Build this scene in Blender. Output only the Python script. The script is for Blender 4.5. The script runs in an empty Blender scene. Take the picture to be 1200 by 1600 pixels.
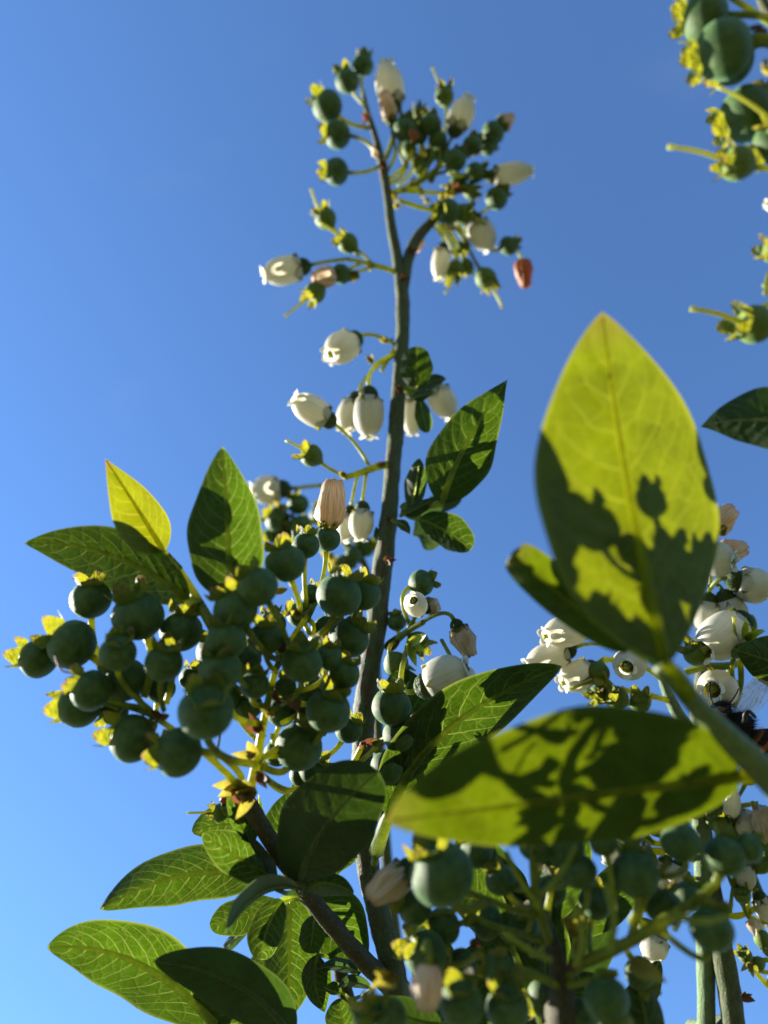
import bpy, math, random
from mathutils import Vector, Matrix, Quaternion, noise
random.seed(7)
R_ = math.radians
S = bpy.context.scene
COL = S.collection

# ------------------------------------------------------------------ camera, sky, sun, exposure
PITCH = R_(62.0)
CAM = Vector((0, 0, 1.15))
FPX = 1209.0
CR = Vector((1, 0, 0))
CU = Vector((0, -math.sin(PITCH), math.cos(PITCH)))
CF = Vector((0, math.cos(PITCH), math.sin(PITCH)))
cd = bpy.data.cameras.new('camera')
cam = bpy.data.objects.new('camera', cd)
COL.objects.link(cam)
cam.location = CAM
cam.rotation_euler = (R_(90) + PITCH, 0, 0)
cd.sensor_fit = 'VERTICAL'
cd.sensor_height = 24.0
cd.lens = 24.0 * FPX / 1600.0
cd.clip_start = 0.005
cd.clip_end = 2000
cd.dof.use_dof = True
cd.dof.focus_distance = 0.144
cd.dof.aperture_fstop = cd.lens / 2.9
S.camera = cam

sv = (CR * -0.82 + CU * -0.12 + CF * 0.52).normalized()      # towards the sun
S_EL = math.asin(sv.z)
S_AZ = math.atan2(sv.x, sv.y)
w = bpy.data.worlds.new("World")
S.world = w
w.use_nodes = True
nt = w.node_tree
bg = nt.nodes['Background']
sky = nt.nodes.new('ShaderNodeTexSky')
sky.sky_type = 'NISHITA'
sky.sun_disc = False
sky.sun_elevation = S_EL
sky.sun_rotation = S_AZ
sky.altitude = 0
sky.air_density = 1.0
sky.dust_density = 0.0
sky.ozone_density = 7.1
nt.links.new(sky.outputs[0], bg.inputs[0])
tco = nt.nodes.new('ShaderNodeTexCoord')
mpg = nt.nodes.new('ShaderNodeMapping'); mpg.inputs['Scale'].default_value = (2.2, 3.5, 6.0)
mpg.inputs['Rotation'].default_value = (0.7, 0.1, 2.0)
cln = nt.nodes.new('ShaderNodeTexNoise'); cln.inputs['Scale'].default_value = 1.6
cln.inputs['Detail'].default_value = 7.0; cln.inputs['Roughness'].default_value = 0.62; cln.inputs['Distortion'].default_value = 0.6
clr = nt.nodes.new('ShaderNodeMapRange')
for i_, v_ in ((1, .60), (2, .85), (3, 0.0), (4, 0.05)):
    clr.inputs[i_].default_value = v_
clm = nt.nodes.new('ShaderNodeMix'); clm.data_type = 'RGBA'
clm.inputs[7].default_value = (2.6, 2.75, 2.95, 1)
nt.links.new(tco.outputs['Generated'], mpg.inputs[0]); nt.links.new(mpg.outputs[0], cln.inputs['Vector'])
nt.links.new(cln.outputs['Fac'], clr.inputs[0]); nt.links.new(clr.outputs[0], clm.inputs[0])
nt.links.new(sky.outputs[0], clm.inputs[6]); nt.links.new(clm.outputs[2], bg.inputs[0])
bg.inputs[1].default_value = 0.05
ld = bpy.data.lights.new('sun', 'SUN')
ld.energy = 5.0
ld.angle = R_(0.5)
ld.color = (1.0, 0.93, 0.80)
sun = bpy.data.objects.new('sun', ld)
COL.objects.link(sun)
sun.location = (-2, 2, 3)
sun.rotation_euler = sv.to_track_quat('Z', 'Y').to_euler()
S.view_settings.view_transform = 'Standard'
S.view_settings.look = 'None'
S.view_settings.gamma = 1.0
S.view_settings.use_curve_mapping = False
S.view_settings.exposure = 2.60
S.cycles.max_bounces = 8
S.cycles.transmission_bounces = 6
S.cycles.diffuse_bounces = 4


DZ = 0.0


def P(x, y, d):
    """world point seen at photo pixel x, y (1200 x 1600) at depth d millimetres"""
    d = (d + DZ) * 0.001
    return CAM + CF * d + CR * ((x - 600) / FPX * d) + CU * ((800 - y) / FPX * d)


def D(ang, tilt):
    a, t = R_(ang), R_(tilt)
    return (CR * math.cos(a) + CU * math.sin(a)) * math.cos(t) - CF * math.sin(t)


def px(r, d):
    return r * d * 0.001 / FPX


# ------------------------------------------------------------------ materials
class NG:
    def __init__(s, name):
        s.m = bpy.data.materials.new(name)
        s.m.use_nodes = True
        s.t = s.m.node_tree
        s.t.nodes.clear()
        s.out = s.t.nodes.new('ShaderNodeOutputMaterial')

    def n(s, kind, **kw):
        nd = s.t.nodes.new(kind)
        for k, v in kw.items():
            if k[0] == 'i' and k[1:].isdigit():
                nd.inputs[int(k[1:])].default_value = v
            else:
                setattr(nd, k, v)
        return nd

    def l(s, a, b):
        s.t.links.new(a, b)

    def inp(s, sock, v):
        if hasattr(v, 'links'):
            s.l(v, sock)
        else:
            sock.default_value = v

    def mix(s, f, a, b):
        nd = s.n('ShaderNodeMix', data_type='RGBA')
        s.inp(nd.inputs[0], f); s.inp(nd.inputs[6], a); s.inp(nd.inputs[7], b)
        return nd.outputs[2]

    def math(s, op, a, b=0.0):
        nd = s.n('ShaderNodeMath', operation=op)
        s.inp(nd.inputs[0], a); s.inp(nd.inputs[1], b)
        return nd.outputs[0]

    def ramp(s, f, a, b, lo=0.0, hi=1.0):
        nd = s.n('ShaderNodeMapRange')
        s.inp(nd.inputs[0], f)
        nd.inputs[1].default_value = a; nd.inputs[2].default_value = b
        nd.inputs[3].default_value = lo; nd.inputs[4].default_value = hi
        return nd.outputs[0]

    def noise(s, vec, scale, detail=3.0, rough=0.55):
        nd = s.n('ShaderNodeTexNoise')
        if vec is not None:
            s.l(vec, nd.inputs['Vector'])
        nd.inputs['Scale'].default_value = scale
        nd.inputs['Detail'].default_value = detail
        nd.inputs['Roughness'].default_value = rough
        return nd.outputs['Fac']

    def bump(s, h, strength, dist):
        nd = s.n('ShaderNodeBump')
        nd.inputs['Strength'].default_value = strength
        nd.inputs['Distance'].default_value = dist
        s.l(h, nd.inputs['Height'])
        return nd.outputs['Normal']

    def surf(s, col, rough=0.5, trans=None, fac=0.5, normal=None, spec=0.4, sheen=0.0, sss=0.0):
        p = s.n('ShaderNodeBsdfPrincipled')
        s.inp(p.inputs['Base Color'], col)
        s.inp(p.inputs['Roughness'], rough)
        p.inputs['Specular IOR Level'].default_value = spec
        if sheen:
            p.inputs['Sheen Tint'].default_value = (.55, 1.0, .6, 1)
            p.inputs['Sheen Weight'].default_value = sheen
            p.inputs['Sheen Roughness'].default_value = 0.4
        if normal is not None:
            s.l(normal, p.inputs['Normal'])
        o = p.outputs[0]
        if trans is not None:
            t = s.n('ShaderNodeBsdfTranslucent')
            s.inp(t.inputs[0], trans)
            if normal is not None:
                s.l(normal, t.inputs['Normal'])
            mx = s.n('ShaderNodeMixShader')
            s.inp(mx.inputs[0], fac)
            s.l(o, mx.inputs[1]); s.l(t.outputs[0], mx.inputs[2])
            o = mx.outputs[0]
        s.l(o, s.out.inputs[0])
        return s.m


def rgb(r, g, b):
    return (r, g, b, 1.0)


def leaf_mat(name, top, tr, vein, vtr, fac=0.5, edge=None, cell=3.6, vis=1.0):
    g = NG(name)
    uv = g.n('ShaderNodeUVMap', uv_map='cm').outputs[0]
    wob = g.n('ShaderNodeTexNoise', noise_dimensions='2D')
    g.l(uv, wob.inputs['Vector']); wob.inputs['Scale'].default_value = 6.0
    ad = g.n('ShaderNodeVectorMath', operation='MULTIPLY_ADD')
    g.l(wob.outputs['Color'], ad.inputs[0]); ad.inputs[1].default_value = (0.10, 0.10, 0.1); g.l(uv, ad.inputs[2])

    def net(scale, wd):
        v = g.n('ShaderNodeTexVoronoi', voronoi_dimensions='2D', feature='DISTANCE_TO_EDGE')
        g.l(ad.outputs[0], v.inputs['Vector']); v.inputs['Scale'].default_value = scale
        return g.ramp(v.outputs['Distance'], 0.0, wd, 1.0, 0.0), v.outputs['Distance']
    n1, d1 = net(cell, 0.06)
    n2, d2 = net(cell * 2.7, 0.09)
    vk = g.n('ShaderNodeAttribute', attribute_name='vk').outputs['Fac']
    vw = g.n('ShaderNodeAttribute', attribute_name='vw').outputs['Fac']
    wobk = g.math('MULTIPLY', g.math('SUBTRACT', g.noise(uv, 2.2, 3.0), 0.5), 0.5)
    fr = g.math('FRACT', g.math('ADD', vk, wobk))
    dist = g.math('ABSOLUTE', g.math('SUBTRACT', fr, 0.5))
    sec = g.math('SUBTRACT', 1.0, g.math('MINIMUM', g.math('DIVIDE', dist, vw), 1.0))
    sec = g.ramp(sec, 0.0, 0.7)
    mrg = g.ramp(g.n('ShaderNodeAttribute', attribute_name='mrg').outputs['Fac'], 0.9, 1.0)
    mask = g.math('MAXIMUM', g.math('MULTIPLY', n1, 0.26 * vis), g.math('MULTIPLY', n2, 0.13 * vis))
    mask = g.math('MAXIMUM', mask, g.math('MULTIPLY', sec, 0.30 + 0.42 * vis))
    mask = g.math('MAXIMUM', mask, g.math('MULTIPLY', mrg, 0.75))
    mask = g.math('MAXIMUM', mask, g.ramp(g.n('ShaderNodeAttribute', attribute_name='mid').outputs['Fac'], 0.35, 0.8))
    big = g.noise(uv, 1.6, 4.0)
    var = g.ramp(big, 0.3, 0.7, 0.72, 1.3)
    oi = g.n('ShaderNodeObjectInfo').outputs['Random']
    var = g.math('MULTIPLY', var, g.ramp(oi, 0, 1, 0.85, 1.15))

    def scale(c):
        nd = g.n('ShaderNodeVectorMath', operation='SCALE')
        nd.inputs[0].default_value = c[:3]; g.l(var, nd.inputs['Scale'])
        return nd.outputs[0]
    ct = g.mix(mask, scale(top), vein)
    cx = g.mix(mask, scale(tr), vtr)
    if edge:
        at = g.n('ShaderNodeAttribute', attribute_name='rim').outputs['Fac']
        rim = g.ramp(at, 0.72, 1.0, 0.0, 0.8)
        ct = g.mix(rim, ct, edge); cx = g.mix(rim, cx, edge)
    sp = g.ramp(g.noise(uv, 5.5, 2.0, .5), .735, .76)
    ct = g.mix(sp, ct, rgb(.035, .02, .008)); cx = g.mix(sp, cx, rgb(.035, .015, .003))
    hgt = g.math('MINIMUM', d1, 0.22)
    nrm = g.bump(hgt, 0.35, 0.0006)
    return g.surf(ct, 0.5, cx, fac, nrm, 0.2)


LEAF = leaf_mat('leaf_green', rgb(.014, .032, .007), rgb(.026, .054, .0013), rgb(.050, .072, .022), rgb(.15, .18, .032), 0.5, vis=1.0)
LEAF_SHADE = leaf_mat('leaf_shaded', rgb(.015, .032, .010), rgb(.022, .046, .003), rgb(.028, .045, .017), rgb(.055, .080, .016), 0.42, vis=.6)  # green leaf with shade put into its colour: less translucent, fainter veins
LEAF_Y = leaf_mat('leaf_young', rgb(.020, .038, .005), rgb(.100, .108, .0012), rgb(.06, .07, .012), rgb(.20, .18, .010), 0.55,
                  edge=rgb(.16, .075, .02), cell=3.0, vis=1.0)
LEAF_F = leaf_mat('leaf_fresh', rgb(.014, .027, .004), rgb(.076, .092, .0005), rgb(.040, .06, .012), rgb(.17, .18, .008), 0.5,
                  edge=rgb(.10, .075, .012), cell=2.6, vis=1.0)
LEAF_L = leaf_mat('leaf_lime', rgb(.014, .030, .004), rgb(.050, .070, .0005), rgb(.036, .058, .012), rgb(.115, .135, .007), 0.5,
                  edge=rgb(.09, .08, .012), cell=2.6, vis=.9)
LEAF_B = leaf_mat('leaf_glaucous', rgb(.035, .058, .040), rgb(.03, .06, .008), rgb(.055, .075, .05), rgb(.09, .12, .05), 0.38, vis=.7)


def plain(name, col, rough=0.5, trans=None, fac=0.4, nscale=900.0, nb=0.0002, var=(0.75, 1.25), spec=0.35, sheen=0.0):
    g = NG(name)
    tc = g.n('ShaderNodeTexCoord').outputs['Object']
    oi = g.n('ShaderNodeObjectInfo').outputs['Random']
    nz = g.noise(tc, nscale, 4.0)
    v = g.math('MULTIPLY', g.ramp(nz, 0.3, 0.7, *var), g.ramp(oi, 0, 1, .85, 1.15))

    def sc(c):
        nd = g.n('ShaderNodeVectorMath', operation='SCALE')
        nd.inputs[0].default_value = c[:3]; g.l(v, nd.inputs['Scale'])
        return nd.outputs[0]
    return g.surf(sc(col), rough, sc(trans) if trans else None, fac, g.bump(nz, 0.3, nb), spec, sheen)


VEIN = plain('leaf_vein', rgb(.05, .07, .02), .5, rgb(.46, .52, .13), .75)
VEIN_SHADE = plain('shaded_leaf_vein', rgb(.035, .055, .02), .5, rgb(.26, .32, .08), .6)  # midrib of those leaves, darkened along with their painted shade
VEIN_Y = plain('young_leaf_vein', rgb(.05, .08, .012), .5, rgb(.50, .52, .04), .8)
VEIN_B = plain('glaucous_leaf_vein', rgb(.06, .08, .05), .5, rgb(.3, .4, .15), .4)
STALK = plain('green_stalk', rgb(.11, .15, .018), .45, rgb(.42, .43, .02), .5)
TWIG_F = plain('fresh_green_twig', rgb(.055, .085, .026), .55, rgb(.06, .09, .01), .2)
STYLE = plain('pale_style', rgb(.20, .22, .04), .45, rgb(.48, .48, .05), .5, nscale=3.0, nb=0.01)
SCALE = plain('dry_scale', rgb(.075, .036, .02), .7, rgb(.16, .06, .025), .3)
BRACT = plain('yellow_bract', rgb(.11, .105, .022), .55, rgb(.24, .20, .025), .5)


def berry_mat(name, base, bloom):
    g = NG(name)
    tc = g.n('ShaderNodeTexCoord').outputs['Object']
    oi = g.n('ShaderNodeObjectInfo')
    ad = g.n('ShaderNodeVectorMath', operation='ADD')
    g.l(tc, ad.inputs[0]); g.l(oi.outputs['Random'], ad.inputs[1])
    f = g.noise(ad.outputs[0], 2.4, 5.0, 0.6)
    fine = g.noise(ad.outputs[0], 34.0, 3.0)
    k = g.math('ADD', g.ramp(f, .32, .68), g.ramp(fine, .3, .7, -.12, .12))
    c = g.mix(k, base, bloom)
    return g.surf(c, g.ramp(k, 0, 1, .5, .72), None, 0, g.bump(fine, 0.2, 0.012), 0.2, 0.14)


BERRY = berry_mat('green_berry', rgb(.011, .034, .004), rgb(.046, .083, .024))
YOUNG = berry_mat('young_berry', rgb(.035, .066, .006), rgb(.075, .105, .012))


def calyx_mat(name, low, base, tr, tip):
    g = NG(name)
    at = g.n('ShaderNodeAttribute', attribute_name='rim').outputs['Fac']
    tc = g.n('ShaderNodeTexCoord').outputs['Object']
    nz = g.noise(tc, 3.0, 4.0)
    oi = g.n('ShaderNodeObjectInfo').outputs['Random']
    h = g.math('ADD', at, g.ramp(nz, .3, .7, -.18, .18))
    e = g.math('MULTIPLY', g.ramp(h, .55, .95, 0, .95), g.ramp(oi, 0, 1, .3, 1.0))
    k = g.ramp(h, .0, .45)
    bc = g.mix(k, low, base)
    t = g.mix(k, g.mix(.5, low, tr), tr)
    return g.surf(g.mix(e, bc, tip), .55, g.mix(e, t, tip), .5, g.bump(nz, .4, .03), .25)


CALYX = calyx_mat('sepal', rgb(.03, .065, .018), rgb(.055, .075, .014), rgb(.23, .225, .008), rgb(.18, .10, .06))


def petal_mat(name, c1, c2, t1, t2, fac, blot):
    g = NG(name)
    uv = g.n('ShaderNodeUVMap', uv_map='cm').outputs[0]
    mp = g.n('ShaderNodeMapping'); g.l(uv, mp.inputs[0]); mp.inputs['Scale'].default_value = (26, 2.2, 1)
    oi = g.n('ShaderNodeObjectInfo')
    ad = g.n('ShaderNodeVectorMath', operation='ADD'); g.l(mp.outputs[0], ad.inputs[0]); g.l(oi.outputs['Random'], ad.inputs[1])
    st = g.noise(ad.outputs[0], 1.0, 5.0)
    at = g.n('ShaderNodeAttribute', attribute_name='rim').outputs['Fac']
    k = g.ramp(st, .35, .7)
    k = g.math('MULTIPLY', k, blot)
    if blot > .8:
        k = g.math('MAXIMUM', k, g.ramp(at, .8, 1.0))
    nb = g.bump(st, .5 if blot > .8 else .14, .0003)
    return g.surf(g.mix(k, c1, c2), .5, g.mix(k, t1, t2), fac, nb, .3)


PETAL = petal_mat('white_petal', rgb(.62, .61, .55), rgb(.50, .48, .38), rgb(.56, .545, .43), rgb(.42, .40, .25), .58, .7)
WITHER = petal_mat('withered_petal', rgb(.54, .48, .39), rgb(.34, .23, .15), rgb(.50, .42, .30), rgb(.32, .19, .10), .52, 1.0)
BROWN = petal_mat('brown_petal', rgb(.32, .12, .04), rgb(.16, .05, .018), rgb(.36, .13, .03), rgb(.20, .06, .02), .5, 1.0)


def bark_mat(name, c1, c2, c3):
    g = NG(name)
    uv = g.n('ShaderNodeUVMap', uv_map='cm').outputs[0]
    mp = g.n('ShaderNodeMapping'); g.l(uv, mp.inputs[0]); mp.inputs['Scale'].default_value = (9, 1.6, 1)
    a = g.noise(mp.outputs[0], 2.6, 6.0, .65)
    tc = g.n('ShaderNodeTexCoord').outputs['Object']
    b = g.noise(tc, 260, 5.0, .6)
    sp = g.n('ShaderNodeTexVoronoi'); g.l(tc, sp.inputs['Vector']); sp.inputs['Scale'].default_value = 1500
    spot = g.ramp(sp.outputs['Distance'], .12, .3, 1, 0)
    c = g.mix(g.ramp(a, .35, .68), c1, c2)
    c = g.mix(g.ramp(b, .50, .66, 0, .85), c, c3)
    c = g.mix(g.math('MULTIPLY', spot, .45), c, rgb(.13, .125, .085))
    return g.surf(c, .7, None, 0, g.bump(g.math('ADD', a, g.math('ADD', g.math('MULTIPLY', spot, .5), b)), .75, .0004), .15)


BARK = bark_mat('green_bark', rgb(.026, .042, .017), rgb(.062, .074, .037), rgb(.050, .028, .015))
CANE = bark_mat('cane_bark', rgb(.055, .098, .042), rgb(.095, .135, .070), rgb(.055, .07, .036))
DARK = bark_mat('brown_bark', rgb(.026, .026, .013), rgb(.045, .039, .022), rgb(.026, .017, .011))


# ------------------------------------------------------------------ mesh helpers
def mesh(name, verts, faces, mat, uvs=None, rim=None, smooth=True, extra=None):
    me = bpy.data.meshes.new(name)
    me.from_pydata([tuple(v) for v in verts], [], faces)
    if smooth:
        me.polygons.foreach_set('use_smooth', [True] * len(me.polygons))
    if uvs:
        ul = me.uv_layers.new(name='cm')
        li = [0] * len(me.loops)
        me.loops.foreach_get('vertex_index', li)
        ul.data.foreach_set('uv', [c for i in li for c in uvs[i]])
    if rim:
        at = me.attributes.new('rim', 'FLOAT', 'POINT')
        at.data.foreach_set('value', rim)
    for k, vals in (extra or {}).items():
        me.attributes.new(k, 'FLOAT', 'POINT').data.foreach_set('value', vals)
    me.materials.append(mat)
    me.update()
    return me


WORLD = {}


def link(name, me, mat4, parent):
    o = bpy.data.objects.new(name, me)
    COL.objects.link(o)
    if parent is not None:
        o.parent = parent
        o.matrix_local = WORLD[parent.name].inverted() @ mat4
    else:
        o.matrix_world = mat4
    WORLD[o.name] = mat4.copy()
    return o


def thing(name, loc, label, cat, group=None):
    o = bpy.data.objects.new(name, None)
    COL.objects.link(o)
    o.empty_display_size = 0.01
    o.location = loc
    WORLD[o.name] = Matrix.Translation(loc)
    o['label'] = label
    o['category'] = cat
    if group:
        o['group'] = group
    return o


def smooth_path(pts, n):
    """Catmull-Rom through (Vector, radius)"""
    out = []
    m = len(pts)
    for i in range(m - 1):
        p0 = pts[max(i - 1, 0)]; p1 = pts[i]; p2 = pts[i + 1]; p3 = pts[min(i + 2, m - 1)]
        for k in range(n):
            t = k / n
            a = 2 * t ** 3 - 3 * t * t + 1; b = t ** 3 - 2 * t * t + t
            c = -2 * t ** 3 + 3 * t * t; e = t ** 3 - t * t
            v = p1[0] * a + (p2[0] - p0[0]) * .5 * b + p2[0] * c + (p3[0] - p1[0]) * .5 * e
            out.append((v, p1[1] + (p2[1] - p1[1]) * t))
    out.append(pts[-1])
    return out


class Tube:
    def __init__(s):
        s.v, s.f, s.uv = [], [], []

    def add(s, path, sides=8, rough=0.0, seed=0.0, cap=True):
        n = len(path)
        nrm = None
        base = len(s.v)
        ln = 0.0
        for i, (p, r) in enumerate(path):
            t = (path[min(i + 1, n - 1)][0] - path[max(i - 1, 0)][0])
            t = t.normalized() if t.length > 1e-9 else Vector((0, 0, 1))
            if nrm is None:
                nrm = t.orthogonal().normalized()
            nrm = (nrm - t * nrm.dot(t))
            nrm = nrm.normalized() if nrm.length > 1e-6 else t.orthogonal().normalized()
            bi = t.cross(nrm)
            if i:
                ln += (p - path[i - 1][0]).length
            for k in range(sides):
                a = 2 * math.pi * k / sides
                rr = r
                if rough:
                    q = Vector((math.cos(a) * 1.2 + seed, math.sin(a) * 1.2, ln * 220))
                    rr = r * (1 + rough * noise.noise(q) + rough * .6 * noise.noise(q * 3.1))
                s.v.append(p + nrm * (math.cos(a) * rr) + bi * (math.sin(a) * rr))
                s.uv.append((abs(k / sides - .5) * 2 * r * 314, ln * 100))
        for i in range(n - 1):
            for k in range(sides):
                a = base + i * sides + k; b = base + i * sides + (k + 1) % sides
                s.f.append((a, b, b + sides, a + sides))
        if cap:
            s.f.append(tuple(base + k for k in range(sides))[::-1])
            s.f.append(tuple(base + (n - 1) * sides + k for k in range(sides)))

    def build(s, name, mat, parent):
        org = WORLD[parent.name].translation
        me = mesh(name, [v - org for v in s.v], s.f, mat, s.uv)
        return link(name, me, Matrix.Translation(org), parent)


def stem(parent, pts, name='stem', mat=None, to_ground=None, rough=.10, sides=12, n=6):
    """pts: (x, y, d, width px); to_ground: number of the end that runs on down to the soil"""
    path = [(P(x, y, d), px(wd / 2, d)) for x, y, d, wd in pts]
    if to_ground == 0:
        p, r = path[0]
        pre = [(Vector((p.x * 1.25 + random.uniform(-.02, .02), p.y * 1.15 + .03, -0.02)), r * 1.5),
               (Vector((p.x * 1.12, p.y * 1.05 + .012, .55)), r * 1.35),
               (Vector((p.x * 1.02, p.y, p.z - .12)), r * 1.15)]
        path = pre + path
    tb = Tube()
    tb.add(smooth_path(path, n), sides, rough, random.random() * 50)
    return tb.build(name, mat or BARK, parent)


def scales(parent, x, y, d, r, ang, n=4, mat=None, name='bud_scale', spread=70, ln=1.6):
    """little pointed bud scales round a node"""
    c = P(x, y, d)
    for i in range(n):
        a = ang + random.uniform(-spread, spread)
        dr = D(a, random.uniform(-30, 50))
        L = px(r, d) * random.uniform(.8, 1.2) * ln
        wd = px(r, d) * random.uniform(.35, .55)
        side = dr.cross(CF + CR * random.uniform(-1, 1)).normalized()
        up = dr.cross(side)
        vs, fs = [], []
        rows = 5
        for k in range(rows):
            t = k / (rows - 1)
            ww = wd * (math.sin(math.pi * (.25 + .75 * t)) + .02)
            cc = c + dr * (L * t) + up * (L * .25 * t * t)
            for j in (-1, -.5, 0, .5, 1):
                vs.append(cc + side * ww * j - up * (ww * .5 * (1 - j * j)) - c)
        for k in range(rows - 1):
            for j in range(4):
                q = k * 5 + j
                fs.append((q, q + 1, q + 6, q + 5))
        link(name, mesh(name, vs, fs, mat or SCALE), Matrix.Translation(c), parent)


# ------------------------------------------------------------------ leaves
def leaf(parent, base, mid, tip, wl, wr, dl=0.0, dr=0.0, pet=None, mat=None, m=.42, a=.75, seed=None, fold=1.4, nv=6,
         name='leaf', label=None, wav=1.0, vs=1.0, tipb=None):
    rnd = random.Random(seed if seed is not None else int(base[0] * 7 + tip[1] * 13))
    mat = mat or LEAF
    vm = {LEAF: VEIN, LEAF_SHADE: VEIN_SHADE, LEAF_Y: VEIN_Y, LEAF_F: VEIN_Y, LEAF_L: VEIN_Y, LEAF_B: VEIN_B}[mat]
    b3, m3, t3 = Vector(base), Vector(mid), Vector(tip)
    c3 = m3 * 2 - (b3 + t3) * .5
    bexp = tipb or a * (1 - m) / m
    ph = rnd.uniform(0, 6.28)
    Lpx = (Vector(tip[:2]) - Vector(base[:2])).length
    d0 = mid[2]
    Lcm = max((P(*tip) - P(*base)).length * 100, 0.3)

    def midp(t):
        return b3 * (1 - t) ** 2 + c3 * 2 * t * (1 - t) + t3 * t * t

    def prof(t):
        t = min(max(t, 0), 1)
        return (t / m) ** a * ((1 - t) / (1 - m)) ** bexp if 0 < t < 1 else 0.0

    def vt(u, ti):
        rise = .33 * (1 - .394 * ti)
        return ti + rise * (.60 * abs(u) + .40 * abs(u) ** 2.4)
    n0 = [.05 + .80 * ((i + .3) / (nv + .2)) ** 1.02 for i in range(nv)]

    def Sf(u, t, raw=False):
        t = min(max(t, 0.0), 1.0)
        q = midp(t)
        tg = (c3 - b3) * (1 - t) + (t3 - c3) * t
        if tg.xy.length < 1:
            tg = t3 - b3
        tx, ty = tg.x, -tg.y
        l = math.hypot(tx, ty)
        nx, ny = -ty / l, tx / l             # left of the travel direction (y up)
        pr = prof(t)
        s = abs(u)
        w_ = (wl if u > 0 else -wr) * pr * s
        w_ *= 1 + .035 * wav * math.sin(t * 15 + ph + (2 if u > 0 else 0)) * s
        dd = (dl if u > 0 else dr) * pr * s ** fold
        dd += wav * .35 * pr * s * s * math.sin(t * 11 + ph * 1.7 + (1.3 if u > 0 else 0)) * Lcm / 3
        if not raw:
            k = (t - (vt(s, .4) - .4) * (1 - .3 * t) - .05) / (.80 / nv)
            dd += -.22 * math.cos(2 * math.pi * k) * min(s * 4, 1) * (1 - s) * pr * Lcm / 3
        return P(q.x + nx * w_, q.y - ny * w_, q.z + dd)
    NU, NT = 20, 40
    org = P(*base)
    verts, uvs, rim, faces = [], [], [], []
    vk, vw, mrg, mid_ = [], [], [], []
    ww = (wl + wr) / 2 * d0 * .1 / FPX
    sp = .80 / (nv + .2)
    for i in range(NT + 1):
        t = i / NT
        t = t * t * (3 - 2 * t) * .35 + t * .65
        for j in range(NU + 1):
            u = -1 + 2 * j / NU
            verts.append(Sf(u, t) - org)
            uvs.append((u * ww * prof(t) + base[0] * .37, t * Lcm + base[1] * .29))
            rim.append(max(abs(u) ** 2 * .9, ((t - .55) / .45 if t > .55 else 0)) * (.55 + .45 * t))
            g_ = .60 * abs(u) + .40 * abs(u) ** 2.4
            ti = (t - .33 * g_) / (1 - .13 * g_)
            vk.append((ti - .05) / sp + .2 + .35 * u)
            vw.append((.0105 + .006 * min(Lcm, 4) / 4) * vs / (sp * Lcm) * (1.25 - .8 * abs(u)) * (1 if .03 < ti < .93 else .05) + .004)
            mrg.append(abs(u) if t < .97 else 1.0)
            mid_.append(max(0.0, 1 - abs(u) * 10))
    for i in range(NT):
        for j in range(NU):
            q = i * (NU + 1) + j
            faces.append((q, q + 1, q + NU + 2, q + NU + 1))
    me = mesh(name, verts, faces, mat, uvs, rim, extra={'vk': vk, 'vw': vw, 'mrg': mrg, 'mid': mid_})
    lf = link(name, me, Matrix.Translation(org), parent)
    if label:
        lf['label'] = label
    # midrib raised on the underside, and the petiole it grows out of
    R0 = Lcm * .000105 * vs + .00004
    tb = Tube()
    if pet:
        p0 = P(*pet)
        tb.add([(p0, R0 * 3.2), (p0 * .5 + org * .5 + CU * random.uniform(-.0004, .0004), R0 * 2.7), (org, R0 * 2.3), (Sf(0, .03), R0 * 1.6)], 7)
    hv, hf = [], []
    for i in range(25):
        t = i / 24 * .985
        c = Sf(0, t)
        sd = (Sf(.02, t) - Sf(-.02, t))
        sd = sd.normalized() if sd.length > 1e-8 else CR
        tg = (Sf(0, t + .01) - Sf(0, t - .01)).normalized()
        nn = sd.cross(tg).normalized()
        if nn.dot(CAM - c) < 0:
            nn = -nn
        r = R0 * (2.2 - 1.85 * t)
        for k in range(6):
            an = math.pi * k / 5
            hv.append(c + sd * (math.cos(an) * r) + nn * (math.sin(an) * r * .7 + .00002))
    b0 = len(tb.v)
    tb.v += hv
    tb.uv += [(0, 0)] * len(hv)
    for i in range(24):
        for k in range(5):
            q = b0 + i * 6 + k
            tb.f.append((q, q + 1, q + 7, q + 6))
    vo = [v - org for v in tb.v]
    link('midrib', mesh('midrib', vo, tb.f, vm, tb.uv), Matrix.Translation(org), lf)
    return lf


# ------------------------------------------------------------------ berries, flowers
def lathe(prof, seg, mod=None):
    vs, fs = [], []
    for i, (r, z) in enumerate(prof):
        for k in range(seg):
            a = 2 * math.pi * k / seg
            x, y, zz = r * math.cos(a), r * math.sin(a), z
            if mod:
                x, y, zz = mod(i / (len(prof) - 1), a, x, y, zz)
            vs.append(Vector((x, y, zz)))
    for i in range(len(prof) - 1):
        for k in range(seg):
            a = i * seg + k; b = i * seg + (k + 1) % seg
            fs.append((a, b, b + seg, a + seg))
    return vs, fs


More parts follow.
